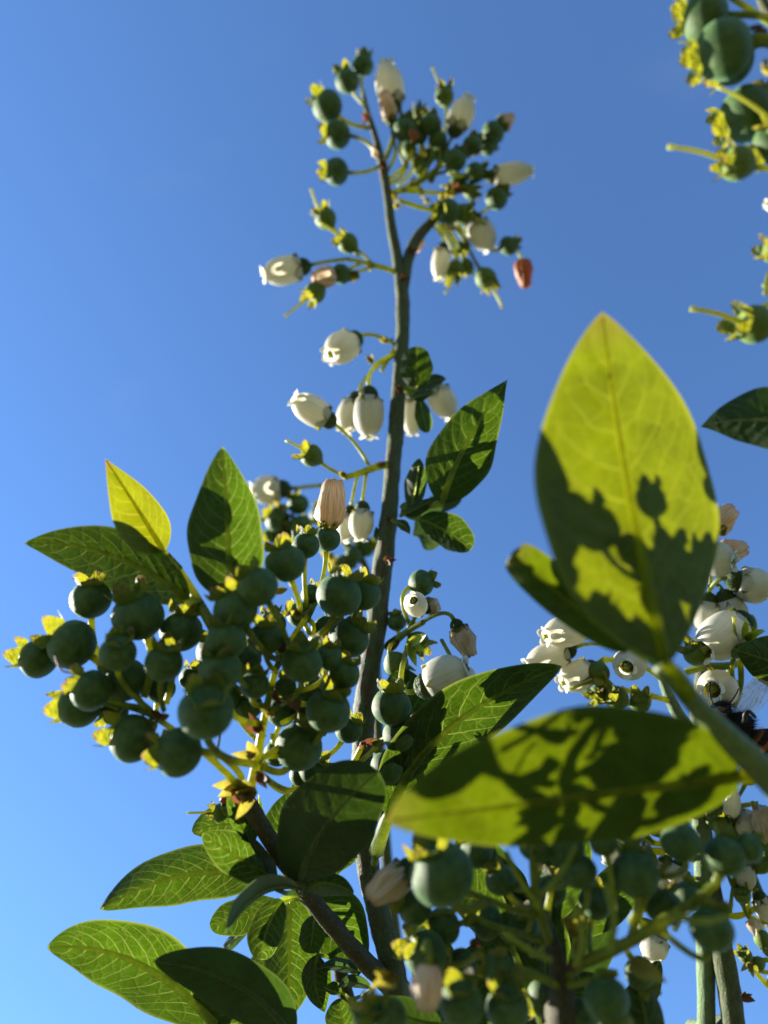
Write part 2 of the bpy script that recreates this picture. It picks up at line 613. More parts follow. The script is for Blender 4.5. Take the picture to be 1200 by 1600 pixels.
def berry_mesh(seed, young):
    rd = random.Random(seed)
    prof = []
    if not young:
        for i in range(15):
            a = math.pi * (.03 + .80 * i / 14)
            prof.append((math.sin(a), -math.cos(a) * .94))
        prof += [(.50, .80), (.44, .74), (.2, .69), (.02, .68)]
    else:
        for t, r in ((0, .12), (.08, .30), (.2, .58), (.36, .82), (.55, .96), (.72, 1.0), (.88, .93), (1, .80)):
            prof.append((r, -1.05 + 1.75 * t))
        prof += [(.70, .72), (.5, .76), (.2, .8), (.02, .8)]
    o = rd.uniform(0, 9)

    def mod(t, a, x, y, z):
        q = Vector((x * 1.1 + o, y * 1.1, z * 1.1))
        k = 1 + .045 * noise.noise(q) + (.018 * math.cos(5 * a) * (z > .3))
        return x * k, y * k, z * k
    vs, fs = lathe(prof, 26, mod)
    return mesh('berry', vs, fs, YOUNG if young else BERRY)


def calyx_mesh(seed, kind):
    rd = random.Random(seed)
    N = 50
    rows = 6
    vs, fs, rim = [], [], []
    lob = [rd.uniform(.75, 1.2) for _ in range(5)]
    bend = [rd.uniform(-.35, .38) for _ in range(5)]
    for i in range(rows):
        s = i / (rows - 1)
        for k in range(N):
            th = 2 * math.pi * k / N
            li = int((k / N) * 5) % 5
            c = abs(math.sin(2.5 * th))
            if kind == 'berry':
                h = .13 + (.54 * c ** 1.1) * lob[li] + .05 * noise.noise(Vector((th * 4, seed, 0))) * s
                r = .57 + .20 * s + bend[li] * .30 * s * s * c
                z = .74 + h * s - max(0, bend[li]) * .22 * s * s * c
            elif kind == 'young':
                h = .14 + (.78 * c ** 1.1) * lob[li]
                r = .80 + (.30 + bend[li] * .9) * s * (.25 + c) - .12 * s * s
                z = .62 + h * s * (1 - .35 * max(0, bend[li]))
            else:      # cup that holds a flower
                h = .12 + (.50 * c ** .9) * lob[li]
                r = .62 + .34 * s - .10 * s * s * c + .05 * s
                z = -.05 + h * s
            r *= 1 - .05 * noise.noise(Vector((th * 2, s * 2, seed)))
            vs.append(Vector((r * math.cos(th), r * math.sin(th), z)))
            rim.append(s * (.35 + .65 * c))
    for i in range(rows - 1):
        for k in range(N):
            a = i * N + k; b = i * N + (k + 1) % N
            fs.append((a, b, b + N, a + N))
    if kind == 'flower':
        prof = [(.14, -.78), (.34, -.70), (.54, -.50), (.64, -.25), (.62, -.05), (.2, -.03), (.02, -.03)]
        v2, f2 = lathe(prof, 20)
        b0 = len(vs)
        vs += v2
        rim += [0.0] * len(v2)
        fs += [tuple(i + b0 for i in f) for f in f2]
    return mesh('calyx', vs, fs, CALYX, None, rim)


BM = [berry_mesh(i, False) for i in range(5)]
YM = [berry_mesh(20 + i, True) for i in range(4)]
CB = [calyx_mesh(i, 'berry') for i in range(7)]
CY = [calyx_mesh(30 + i, 'young') for i in range(5)]
CFm = [calyx_mesh(60 + i, 'flower') for i in range(5)]


def frame(loc, axis, sc, spin=None):
    q = axis.to_track_quat('Z', 'Y') @ Quaternion((0, 0, 1), random.uniform(0, 6.28) if spin is None else spin)
    return Matrix.LocRotScale(loc, q, Vector((sc, sc, sc)))


def stalk(parent, p0, p1, outdir, r0, r1, bow=.45):
    """pedicel from p0 on the rachis to p1, arriving along outdir"""
    L = (p1 - p0).length
    side = Vector((random.uniform(-1, 1), random.uniform(-1, 1), random.uniform(-1, 1))) * L * .05
    c = p1 - outdir * (L * bow) + side
    path = []
    for k in range(9):
        t = k / 8
        r = r0 + (r1 - r0) * t
        if t > .8:
            r *= 1 + 1.2 * (t - .8)
        path.append((p0 * (1 - t) ** 2 + c * 2 * t * (1 - t) + p1 * t * t, r))
    tb = Tube()
    tb.add(path, 7, .06, random.random() * 9)
    o = tb.build('stalk', STALK, parent)
    return o


def berry(parent, x, y, d, r, ang, tilt=0, at=None, young=False, style=None, wither=None):
    c = P(x, y, d)
    R = px(r, d)
    ax = D(ang, tilt)
    M = frame(c, ax, R)
    b = link('young_fruit' if young else 'berry', random.choice(YM if young else BM), M, parent)
    link('calyx', random.choice(CY if young else CB), frame(c, ax, R), b)
    if style is not None:       # (x, y, d) of the style's end
        e = P(*style)
        s0 = c + ax * R * .75
        tb = Tube()
        pth = []
        for k in range(9):
            t = k / 8
            rr = R * (.155 - .04 * t)
            if t > .9:
                rr *= 1.45
            pth.append((s0 * (1 - t) + e * t + ax.orthogonal() * R * .12 * math.sin(t * 3.14), rr))
        tb.add(pth, 8)
        tb.build('style', STYLE, b)
    if at is not None:
        a = P(*at)
        stalk(b, a, c - ax * R * .9, ax, max(R * .15, .00045), max(R * .14, .00042))
    return b


def corolla_mesh(L, R, withered, seed, mat):
    rd = random.Random(seed)
    asp = L / R
    prof = []
    if not withered:
        pts = [(0, .52), (.04, .66), (.10, .80), (.2, .91), (.33, .96), (.46, .97), (.60, .94), (.73, .84), (.84, .67), (.91, .49),
               (.95, .40), (.985, .44), (.99, .56)]
    else:
        pts = [(0, .50), (.08, .72), (.2, .88), (.36, .95), (.52, .90), (.66, .80), (.8, .66), (.9, .60), (.97, .52), (1.0, .44)]
    n = len(pts)
    o = rd.uniform(0, 50)
    seg = 40

    def mod(t, a, x, y, z):
        k = 1.0
        rib = abs(math.sin(2.5 * a))
        k *= 1 + (.05 if withered else .018) * (rib ** .5 - .6) * min(t * 4, 1)
        if not withered:
            if t > .83:
                lobe = abs(math.cos(2.5 * a)) ** .8
                f = (t - .83) / .17
                k *= 1 + .34 * f * (lobe - .5)
                z = z + R * .20 * f * (lobe - .5)
            k *= 1 + .03 * noise.noise(Vector((x / R + o, y / R, z / R)))
        else:
            q = Vector((math.cos(a) * 1.5 + o, math.sin(a) * 1.5, z / R * .8))
            k *= 1 + .34 * noise.noise(q) + .16 * noise.noise(q * 2.7)
            k *= 1 + .06 * math.cos(10 * a + o)
            if t > .7:
                z += R * .22 * noise.noise(q * 3) * (t - .7) * 3
        return x * k, y * k, z
    vs, fs = lathe([(r * R, z * L) for z, r in pts], seg, mod)
    uvs = []
    rim = []
    for i in range(n):
        for k in range(seg):
            uvs.append((abs(k / seg - .5) * 1.2 * R * 600 + o, pts[i][0] * L * 100))
            rim.append(pts[i][0])
    return mesh('flower', vs, fs, mat, uvs, rim)


def flower(parent, b, t, r, at=None, withered=False, mat=None, cal=True, style=False, name='flower'):
    """b, t: (x, y, d) of the base of the corolla and of its mouth; r: half width in px"""
    pb, pt = P(*b), P(*t)
    ax = (pt - pb).normalized()
    L = (pt - pb).length
    R = px(r, (b[2] + t[2]) / 2)
    mat = mat or (WITHER if withered else PETAL)
    me = corolla_mesh(L, R, withered, int(b[0] * 3 + b[1]), mat)
    q = frame(pb, ax, 1.0)
    f = link('withered_flower' if withered else name, me, q, parent)
    if cal:
        link('calyx', random.choice(CFm), frame(pb + ax * R * .12, ax, R * .96), f)
    if not withered:
        tb = Tube()
        tb.add([(pb + ax * L * k, R * (.13 if k < 1 else .2)) for k in (.1, .5, .9, .97, 1.0)], 8)
        tb.build('style', STYLE, f)
        an = Tube()
        for i in range(8):
            a = i * math.pi / 4
            o = (q.to_3x3() @ Vector((math.cos(a), math.sin(a), 0))) * R
            an.add([(pb + ax * L * .45 + o * .35, R * .06), (pb + ax * L * .82 + o * .27, R * .10), (pb + ax * L * .9 + o * .24, R * .03)], 5)
        an.build('anther', BRACT, f)
    if at is not None:
        a = P(*at)
        e = pb - ax * R * .6 if cal else pb
        stalk(f, a, e, ax, max(R * .13, .0004), max(R * .12, .0004))
    return f


# ------------------------------------------------------------------ ground
def ground():
    g = NG('soil_and_grass')
    tc = g.n('ShaderNodeTexCoord').outputs['Object']
    a = g.noise(tc, .7, 6.0)
    b = g.noise(tc, 30.0, 5.0)
    c = g.mix(g.ramp(a, .4, .6), rgb(.07, .10, .03), rgb(.12, .10, .06))
    c = g.mix(g.ramp(b, .4, .7, 0, .5), c, rgb(.05, .07, .02))
    m = g.surf(c, .9, None, 0, g.bump(b, .6, .02), .2)
    vs, fs = [Vector((0, 0, 0))], []
    rr = [.3, .8, 2, 6, 20, 80, 300, 900]
    N = 48
    for r in rr:
        for k in range(N):
            t = 2 * math.pi * k / N
            vs.append(Vector((r * math.cos(t), r * math.sin(t), .03 * noise.noise(Vector((r * math.cos(t), r * math.sin(t), 0))) if r < 50 else 0)))
    for k in range(N):
        fs.append((0, 1 + k, 1 + (k + 1) % N))
    for i in range(len(rr) - 1):
        for k in range(N):
            p = 1 + i * N + k; q = 1 + i * N + (k + 1) % N
            fs.append((p, p + N, q + N, q))
    o = bpy.data.objects.new('ground', mesh('ground', vs, fs, m))
    COL.objects.link(o)
    o['kind'] = 'structure'


ground()
GRP = 'shoots of the blueberry bush'


def shoot(x, y, d, label, name='blueberry_shoot'):
    return thing(name, P(x, y, d), label, 'blueberry branch', GRP)


def arm(parent, *pts, mat=None):
    """a green flower-truss axis"""
    return stem(parent, pts, 'rachis', mat or STALK, None, .08, 8, 5)


# ------------------------------------------------------------------ the tall middle shoot
M_ = shoot(617, 1530, 150, 'tall upright grey-green shoot in the middle with a forked top of flowers and small berries')
stem(M_, [(640, 1700, 148, 40), (617, 1530, 150, 38), (597, 1450, 152, 37), (580, 1380, 154, 36), (567, 1290, 156, 35), (566, 1200, 158, 34),
          (572, 1087, 161, 34), (586, 995, 164, 33), (597, 895, 168, 31), (607, 813, 172, 27), (616, 700, 178, 25), (624, 600, 184, 23),
          (630, 500, 190, 22), (627, 435, 194, 20)], to_ground=0, rough=.15, sides=20, n=12)
stem(M_, [(628, 450, 193, 19), (620, 400, 196, 17), (611, 350, 198, 15), (605, 300, 200, 14), (597, 258, 203, 14), (587, 215, 206, 10), (574, 175, 208, 9),
          (566, 140, 210, 6)], 'twig', sides=12)
stem(M_, [(631, 450, 193, 17), (638, 405, 196, 18), (652, 372, 199, 18), (675, 345, 202, 14), (693, 318, 206, 10), (706, 280, 208, 7)], 'twig', sides=12)
for n_ in [(627, 437, 192, 9, 60), (643, 396, 194, 8, 100), (600, 262, 201, 9, 120), (603, 1014, 160, 15, 20), (620, 605, 181, 9, 0),
           (601, 726, 174, 9, 150), (612, 812, 169, 8, 200), (602, 876, 165, 11, 0), (628, 795, 170, 9, 40), (556, 1150, 157, 12, 60),
           (572, 1290, 153, 10, 60), (598, 1528, 146, 16, 90)]:
    scales(M_, *n_, mat=SCALE)
for n_ in [(622, 318, 201, 8, 250), (540, 745, 172, 10, 150), (580, 415, 195, 7, 200), (702, 305, 203, 9, 60), (690, 300, 204, 8, 250),
           (604, 535, 186, 9, 90), (582, 567, 184, 9, 160), (660, 300, 203, 8, 200)]:
    scales(M_, *n_, mat=BRACT, n=3)

# top left branch of berries
T1 = (588, 225, 206); T2 = (572, 172, 208)
berry(M_, 567, 102, 209, 17, 85, 5, (568, 150, 209))
berry(M_, 543, 127, 208, 19, 118, 5, (570, 165, 208))
berry(M_, 512, 166, 206, 24, 140, 8, (577, 200, 206))
berry(M_, 527, 210, 205, 22, 175, 5, (588, 240, 204))
berry(M_, 525, 268, 203, 21, 180, 10, (597, 258, 203))
flower(M_, (614, 165, 206), (603, 99, 207), 23, (600, 250, 204))
flower(M_, (611, 190, 203), (599, 143, 201), 14, (600, 255, 203), withered=True)
arm(M_, (604, 300, 201, 8), (626, 298, 202, 10), (658, 282, 204, 10), (690, 258, 205, 8), (704, 240, 206, 6))
arm(M_, (622, 312, 201, 7), (650, 322, 200, 8), (690, 332, 199, 7))
arm(M_, (600, 285, 202, 6), (630, 262, 203, 7), (645, 235, 204, 6))
berry(M_, 695, 153, 207, 15, 100, 0, (690, 225, 206), True, (676, 106, 208))
flower(M_, (711, 203, 205), (733, 152, 205), 20, (694, 255, 205))
berry(M_, 771, 207, 207, 18, 40, 5, (704, 240, 206))
flower(M_, (781, 200, 207), (801, 180, 207), 12, None, withered=True, cal=False)
berry(M_, 673, 195, 204, 17, 95, 0, (660, 280, 204))
berry(M_, 632, 203, 203, 19, 70, 0, (636, 262, 203))
flower(M_, (640, 214, 200), (654, 208, 200), 9, None, withered=True, mat=BROWN, cal=False)
berry(M_, 684, 219, 205, 15, 100, -10, (675, 275, 204))
flower(M_, (769, 276, 205), (833, 266, 204), 18, (700, 265, 205))
berry(M_, 710, 251, 202, 18, 60, -20, (680, 272, 204))
berry(M_, 742, 270, 204, 16, 20, -10, (700, 270, 204))
berry(M_, 738, 228, 205, 16, 70, -10, (704, 248, 206))
berry(M_, 776, 310, 206, 18, 50, 0, (738, 335, 203))
berry(M_, 700, 331, 200, 20, 190, 40, (690, 332, 201))
berry(M_, 722, 335, 202, 16, 10, 10, (692, 332, 201), True, (760, 350, 201))
flower(M_, (742, 346, 205), (766, 390, 206), 22, (706, 320, 204))
berry(M_, 794, 384, 206, 15, 20, 5, (738, 345, 204))
flower(M_, (692, 388, 203), (685, 437, 203), 15, (672, 350, 203))
berry(M_, 711, 420, 204, 15, 260, 10, (690, 350, 203), True, (696, 458, 203))
berry(M_, 758, 433, 204, 17, 300, 10, (706, 330, 204), True, (785, 481, 203))
flower(M_, (815, 406, 205), (821, 449, 205), 14, (796, 386, 206), withered=True, mat=BROWN, cal=False)
berry(M_, 655, 212, 206, 14, 110, 0, (650, 270, 204))
berry(M_, 724, 385, 206, 12, 250, 0, (704, 330, 205), True)
berry(M_, 762, 230, 208, 13, 30, -20, (704, 250, 206))
flower(M_, (655, 370, 205), (650, 394, 205), 9, (672, 352, 203), withered=True)
for x, y, dd, r, ang, at, yg in [(655, 262, 207, 12, 100, (640, 300, 203), True), (690, 240, 208, 14, 80, (680, 275, 204), False), (640, 236, 206, 12, 110, (622, 290, 203), True),
                             (715, 285, 207, 13, 20, (690, 290, 205), False), (668, 245, 209, 12, 60, (655, 285, 204), False), (735, 300, 205, 12, 0, (700, 305, 204), True),
                             (745, 370, 208, 13, 340, (705, 325, 204), False), (728, 415, 206, 12, 290, (690, 340, 204), True), (655, 180, 208, 12, 90, (655, 255, 205), True)]:
    berry(M_, x, y, dd, r, ang, 0, at, yg)
for ar in [((602, 290, 202, 6), (628, 275, 203, 7), (640, 240, 205, 6), (655, 215, 206, 5)), ((626, 298, 202, 7), (660, 300, 203, 7), (700, 300, 204, 6), (740, 285, 205, 5)),
           ((650, 290, 203, 6), (668, 262, 204, 6), (680, 235, 205, 5)), ((690, 335, 203, 7), (715, 360, 204, 6), (735, 395, 204, 5)), ((680, 345, 203, 6), (700, 375, 204, 6), (712, 405, 204, 5)),
           ((600, 275, 202, 6), (618, 240, 203, 6), (612, 205, 204, 5))]:
    arm(M_, *ar)
for n_ in [(590, 245, 203, 10, 200), (618, 300, 201, 10, 280), (640, 290, 202, 10, 60), (672, 285, 203, 10, 100), (690, 312, 202, 10, 30), (715, 300, 203, 10, 60), (700, 355, 202, 9, 280),
           (628, 190, 204, 10, 60), (575, 185, 206, 8, 160), (740, 235, 204, 9, 300), (665, 310, 202, 9, 250)]:
    scales(M_, *n_, mat=random.choice([BRACT, WITHER, SCALE]), n=3)
flower(M_, (735, 345, 206), (752, 352, 207), 12, None, withered=True)
# left truss under the fork
arm(M_, (622, 428, 194, 9), (605, 420, 194, 9), (582, 414, 194, 9), (560, 408, 194, 7), (540, 405, 194, 6))
flower(M_, (472, 417, 195), (410, 430, 194), 23, (545, 405, 194))
berry(M_, 510, 343, 196, 17, 128, 5, (560, 400, 194), True, (486, 295, 196))
berry(M_, 545, 381, 194, 16, 145, 5, (582, 414, 194), True, (500, 348, 193))
berry(M_, 533, 428, 193, 16, 190, 5, (582, 416, 194))
flower(M_, (524, 430, 192), (488, 436, 191), 17, None, withered=True, cal=False)
berry(M_, 494, 456, 192, 17, 222, 10, (562, 412, 194), True, (445, 495, 191))
scales(M_, 560, 428, 192, 16, 240, 2, BRACT)
# hanging flowers half way up
flower(M_, (552, 532, 187), (513, 556, 182), 26, (620, 540, 187))
flower(M_, (576, 618, 181), (576, 684, 180), 25, (620, 552, 186))
flower(M_, (556, 625, 184), (537, 676, 184), 22, (617, 556, 187))
arm(M_, (616, 545, 188, 7), (606, 562, 186, 7), (596, 580, 185, 6))
arm(M_, (604, 726, 175, 13), (585, 731, 174, 12), (560, 740, 173, 11), (538, 746, 172, 9))
flower(M_, (512, 656, 176), (457, 622, 174), 24, (576, 726, 174))
berry(M_, 488, 713, 173, 18, 145, 10, (540, 744, 173), True, (447, 688, 173))
flower(M_, (566, 795, 172), (563, 845, 171), 20, (574, 732, 174))
flower(M_, (547, 800, 176), (537, 846, 177), 17, (560, 738, 175))
flower(M_, (645, 622, 190), (644, 680, 190), 18, (636, 600, 186))
flower(M_, (680, 606, 189), (706, 652, 189), 22, (640, 606, 186))
# leaves on the right of the stem
leaf(M_, (650, 608, 178), (651, 578, 176), (652, 541, 175), 26, 25, 2, -1, (628, 606, 181), m=.55, a=.6, nv=4)
leaf(M_, (655, 622, 178), (662, 650, 177), (668, 676, 176), 12, 14, 1, 1, (630, 606, 181), m=.55, a=.6, nv=3, label='small oblong leaf hanging down beside the stem')
leaf(M_, (650, 612, 179), (672, 597, 178), (697, 592, 178), 11, 10, 1, 2, (630, 607, 181), m=.5, nv=3)
leaf(M_, (645, 622, 177), (658, 618, 175), (680, 612, 173), 9, 9, 1, 2, (630, 608, 181), nv=3)
leaf(M_, (690, 787, 163), (728, 695, 160), (793, 593, 160), 48, 50, 2, 1, (632, 792, 169), m=.40, a=.72, nv=7)
leaf(M_, (642, 794, 167), (650, 757, 166), (655, 716, 165), 18, 17, 2, 2, (630, 798, 170), m=.48, a=.7, nv=4)
leaf(M_, (655, 812, 167), (700, 832, 165), (735, 860, 164), 30, 24, 1, 2, (628, 800, 170), m=.52, a=.6, nv=5)
leaf(M_, (650, 800, 174), (672, 832, 175), (662, 858, 176), 22, 28, 1, 1, (628, 800, 171), m=.5, mat=LEAF_B, nv=4)
leaf(M_, (655, 795, 176), (690, 785, 177), (722, 780, 178), 14, 16, 1, 1, (628, 800, 171), m=.5, mat=LEAF_B, nv=4)
leaf(M_, (632, 803, 167), (650, 795, 165), (682, 778, 163), 10, 12, 2, 1, (626, 806, 170), m=.5, nv=3)
leaf(M_, (618, 815, 166), (632, 822, 165), (640, 835, 165), 8, 8, 1, 1, (612, 812, 169), nv=3)
leaf(M_, (605, 845, 170), (592, 838, 171), (588, 822, 171), 8, 8, 1, 1, (612, 830, 170), nv=3)
# truss to the right at 600, 1010
arm(M_, (606, 1010, 162, 13), (622, 998, 160, 12), (640, 984, 158, 10), (662, 972, 156, 8))
flower(M_, (714, 978, 153), (737, 1026, 152), 18, (655, 976, 157), withered=True)
flower(M_, (668, 1071, 148), (731, 1042, 146), 35, (640, 1000, 158))
flower(M_, (722, 1060, 151), (735, 1085, 151), 16, (690, 1000, 156), withered=True, cal=False)
flower(M_, (653, 950, 155), (645, 936, 147), 19, (637, 982, 158))
berry(M_, 658, 911, 160, 21, 20, -10, (640, 975, 159))
flower(M_, (668, 950, 160), (684, 945, 161), 16, (645, 980, 158), withered=True)
berry(M_, 652, 1003, 160, 18, 320, 20, (632, 992, 160), True)
berry(M_, 618, 1036, 158, 20, 300, -10, (618, 1002, 160), True)
berry(M_, 620, 972, 164, 15, 100, 0, (618, 998, 160))
scales(M_, 640, 1005, 156, 20, 330, 3, STALK)
# the small berry truss low in front of the stem, and the two leaves by it
arm(M_, (566, 1235, 150, 12), (551, 1200, 148, 11), (556, 1185, 145, 10), (566, 1165, 143, 9))
arm(M_, (551, 1200, 147, 9), (580, 1175, 143, 8), (592, 1160, 142, 7))
berry(M_, 612, 1104, 139, 31, 88, 0, (588, 1160, 142))
berry(M_, 625, 1149, 140, 27, 70, -5, (586, 1172, 143))
berry(M_, 606, 1199, 141, 28, 40, -5, (560, 1200, 146))
scales(M_, 569, 1166, 142, 16, 100, 3, SCALE)
scales(M_, 582, 1162, 141, 14, 60, 2, BRACT)
leaf(M_, (607, 1275, 141), (700, 1140, 139), (878, 1041, 140), 56, 58, -3, 5, (588, 1330, 150), m=.45, a=.62, nv=8,
     label='long dark leaf slanting up to the right behind the blurred leaf')
leaf(M_, (655, 1145, 156), (640, 1100, 155), (622, 1046, 155), 36, 34, 2, -1, (590, 1190, 157), m=.55, a=.6, nv=5)
stem(M_, [(585, 1350, 150, 12), (590, 1315, 148, 12), (597, 1285, 145, 11), (607, 1270, 141, 9)], 'petiole', STALK, sides=8)

# ------------------------------------------------------------------ left branch with the big berry cluster
B_ = shoot(596, 1530, 148, 'dark side branch leaning left with a large drooping cluster of green berries', 'berry_branch')
stem(B_, [(612, 1545, 149, 30), (590, 1522, 147, 30), (540, 1470, 143, 28), (480, 1395, 138, 27), (440, 1340, 134, 26), (412, 1295, 131, 27), (392, 1262, 129, 27),
          (383, 1240, 128, 18)], mat=DARK, sides=14, rough=.12)
stem(B_, [(386, 1255, 128, 13), (394, 1222, 127, 15), (402, 1185, 125, 15), (409, 1145, 125, 13), (418, 1100, 126, 11), (430, 1050, 128, 10), (446, 1010, 130, 8)], 'rachis', STALK, sides=10)
arm(B_, (385, 1240, 127, 12), (345, 1200, 123, 10), (310, 1170, 122, 10), (244, 1122, 123, 9), (200, 1105, 125, 8), (170, 1098, 127, 6))
arm(B_, (430, 1050, 128, 9), (455, 1000, 131, 9), (478, 965, 133, 9), (488, 945, 134, 8))
arm(B_, (402, 1190, 125, 10), (440, 1165, 126, 10), (480, 1140, 129, 9))
for n_ in [(374, 1228, 125, 24, 165, 2, BRACT), (399, 1182, 123, 20, 140, 3, BRACT), (407, 1142, 123, 18, 150, 4, SCALE), (399, 1213, 124, 18, 30, 4, SCALE),
           (420, 1120, 123, 14, 60, 3, BRACT), (430, 1095, 124, 14, 40, 3, SCALE), (470, 965, 129, 13, 120, 3, BRACT), (395, 1245, 125, 26, 200, 4, BRACT),
           (378, 1250, 125, 20, 100, 4, SCALE), (250, 1122, 122, 13, 70, 3, SCALE), (240, 1126, 122, 12, 250, 2, BRACT), (462, 1107, 121, 12, 90, 3, SCALE),
           (440, 1020, 124, 14, 80, 3, SCALE), (430, 925, 128, 12, 60, 2, BRACT)]:
    scales(B_, *n_)
for x, y, d, r, ang, tl, at in [
    (446, 880, 124, 32, 108, 0, (468, 962, 133)), (402, 917, 118, 33, 125, 2, (445, 1010, 130)), (368, 952, 118.5, 35, 122, 0, (435, 1030, 129)),
    (478, 852, 132, 22, 85, 0, (480, 955, 134)), (530, 930, 129, 36, 75, 0, (486, 1000, 131)), (568, 928, 133, 27, 68, 0, (500, 990, 134)),
    (545, 997, 133, 32, 50, 0, (490, 1010, 132)), (354, 1000, 117, 33, 100, 5, (425, 1075, 126)), (415, 997, 124, 28, 88, 10, (432, 1050, 127)),
    (344, 1049, 116, 34, 92, 5, (412, 1130, 124)), (398, 1070, 122, 23, 80, 5, (420, 1100, 126)), (472, 1036, 122, 32, 88, 12, (440, 1100, 126)),
    (513, 1027, 127, 22, 80, 0, (460, 1080, 128)), (538, 1053, 128, 25, 70, 0, (470, 1100, 128)), (513, 1111, 125, 35, 72, 8, (420, 1180, 126)),
    (467, 1167, 128, 38, 60, -10, (405, 1195, 126)), (322, 1112, 112, 44, 80, 32, (398, 1194, 124)), (446, 1073, 128, 17, 90, 0, (425, 1110, 127)),
    (470, 1212, 134, 18, 60, 0, (405, 1205, 127)), (467, 960, 136, 20, 150, 0, (480, 1010, 134)), (488, 930, 138, 18, 60, 0, (484, 990, 134)),
    (60, 1029, 128, 31, 165, 0, (168, 1085, 127)), (113, 1007, 126, 38, 148, 0, (180, 1085, 126)), (142, 936, 128, 32, 88, 8, (180, 1080, 127)),
    (216, 963, 124, 40, 108, 12, (225, 1090, 124)), (283, 986, 127, 33, 80, -5, (260, 1100, 124)), (184, 1020, 119, 29, 78, 25, (236, 1110, 122)),
    (256, 1036, 119, 30, 78, 8, (256, 1110, 122)), (143, 1079, 121, 32, 150, 5, (215, 1105, 124)), (124, 1102, 126, 34, 185, 0, (190, 1110, 125)),
    (197, 1062, 126, 34, 120, 5, (240, 1118, 123)), (207, 1154, 122, 37, 160, 0, (260, 1140, 123)), (279, 1175, 118, 38, 178, 10, (378, 1215, 125)),
    (180, 1112, 128, 22, 200, 0, (225, 1115, 125)), (440, 1112, 133, 24, 80, 0, (425, 1150, 128)), (388, 1103, 131, 22, 110, 0, (412, 1150, 127)),
    (478, 1092, 132, 25, 70, 0, (425, 1160, 128)), (425, 975, 133, 22, 95, 0, (440, 1030, 130)), (500, 1075, 131, 20, 60, 0, (440, 1130, 128)),
    (432, 1178, 131, 20, 40, 0, (402, 1200, 127)), (490, 1205, 133, 24, 50, 0, (410, 1210, 127)), (352, 1088, 130, 25, 120, 0, (405, 1160, 127)),
    (512, 985, 137, 24, 60, 0, (470, 1010, 131)), (385, 1030, 132, 24, 110, 0, (428, 1070, 128)), (545, 1140, 136, 22, 60, 0, (440, 1190, 128)),
    (250, 1075, 129, 24, 80, 0, (252, 1120, 124)), (300, 1060, 131, 20, 80, 0, (300, 1150, 123)), (335, 1018, 131, 28, 110, 0, (400, 1090, 127)),
]:
    berry(B_, x, y, d, r, ang, tl, at)
stem(B_, [(85, 1020, 119, 4), (95, 1046, 117, 3.5), (112, 1052, 116, 3), (122, 1062, 116, 2)], 'dry_style', SCALE, sides=6)
stem(B_, [(345, 1140, 124, 4), (341, 1165, 123, 4), (337, 1192, 123, 3)], 'dry_style', SCALE, sides=6)
# withered corolla standing on a berry at the top of the cluster
berry(B_, 511, 842, 143, 21, 85, 5, (482, 965, 133))
flower(B_, (515, 822, 143), (521, 750, 144), 25, None, withered=True, cal=False)
# a small truss behind the branch tip
berry(B_, 345, 1270, 134, 14, 175, 0, (385, 1285, 132), True, (293, 1270, 134))
flower(B_, (350, 1255, 133), (354, 1240, 133), 8, (384, 1280, 132), withered=True, mat=BROWN)
# leaves at the top left on their own young shoot
stem(B_, [(400, 1080, 128, 14), (350, 1010, 125, 17), (328, 972, 125, 17), (300, 922, 128, 14), (278, 888, 128.5, 11), (262, 866, 127, 8)], 'twig', STALK, sides=10)
leaf(B_, (296, 940, 127), (175, 868, 129), (37, 849, 130), 52, 44, 4, -3, (312, 948, 126), m=.42, a=.7, nv=7, fold=1.1, wav=.6)
leaf(B_, (256, 862, 127), (218, 800, 125.5), (164, 716, 126), 46, 34, -3, 4, (280, 890, 128.5), mat=LEAF_Y, m=.40, a=.72, nv=6, wav=.5,
     label='small yellow young leaf with a reddish tip')
leaf(B_, (358, 940, 122), (356, 830, 122), (347, 697, 122), 64, 56, 2, 2, (335, 985, 124), m=.42, a=.66, nv=8)
# leaves round the node at 470, 1385
leaf(B_, (470, 1378, 130), (508, 1292, 124), (592, 1205, 121), 72, 70, 3, 1, (474, 1392, 136), m=.55, a=.62, nv=7, mat=LEAF_SHADE,
     label='broad dark shaded leaf standing up over the branch')
leaf(B_, (418, 1374, 136), (290, 1367, 134), (156, 1422, 132), 45, 44, 2, 4, (462, 1382, 136), m=.45, a=.66, nv=8)
leaf(B_, (425, 1372, 131), (372, 1340, 129), (316, 1303, 128), 32, 36, -3, 3, (462, 1386, 135), m=.48, a=.65, nv=6)
leaf(B_, (405, 1300, 138), (352, 1288, 137), (300, 1301, 137), 28, 32, 2, 2, (432, 1345, 137), m=.48, a=.7, nv=6)
leaf(B_, (397, 1318, 132), (372, 1282, 131), (355, 1240, 130), 12, 26, -2, 2, (425, 1340, 134), m=.42, a=.7, nv=5)
leaf(B_, (432, 1390, 130), (405, 1350, 131), (385, 1300, 131), 14, 22, 3, 1, (460, 1395, 136), m=.45, mat=LEAF_B, nv=4)
leaf(B_, (470, 1390, 131), (405, 1396, 126), (352, 1462, 123), 6, 22, 4, -4, (474, 1394, 136), m=.45, a=.7, mat=LEAF_B, nv=5, vs=.6)
leaf(B_, (440, 1405, 137), (418, 1450, 135), (408, 1500, 134), 26, 28, 2, 1, (470, 1398, 137), m=.55, a=.55, nv=5)
leaf(B_, (440, 1412, 140), (378, 1432, 141), (328, 1450, 141), 28, 30, 1, 1, (470, 1400, 138), m=.5, a=.6, nv=5)
leaf(B_, (472, 1388, 133), (512, 1380, 130), (553, 1396, 128), 18, 20, 1, 2, (474, 1396, 136), m=.48, a=.66, nv=5)
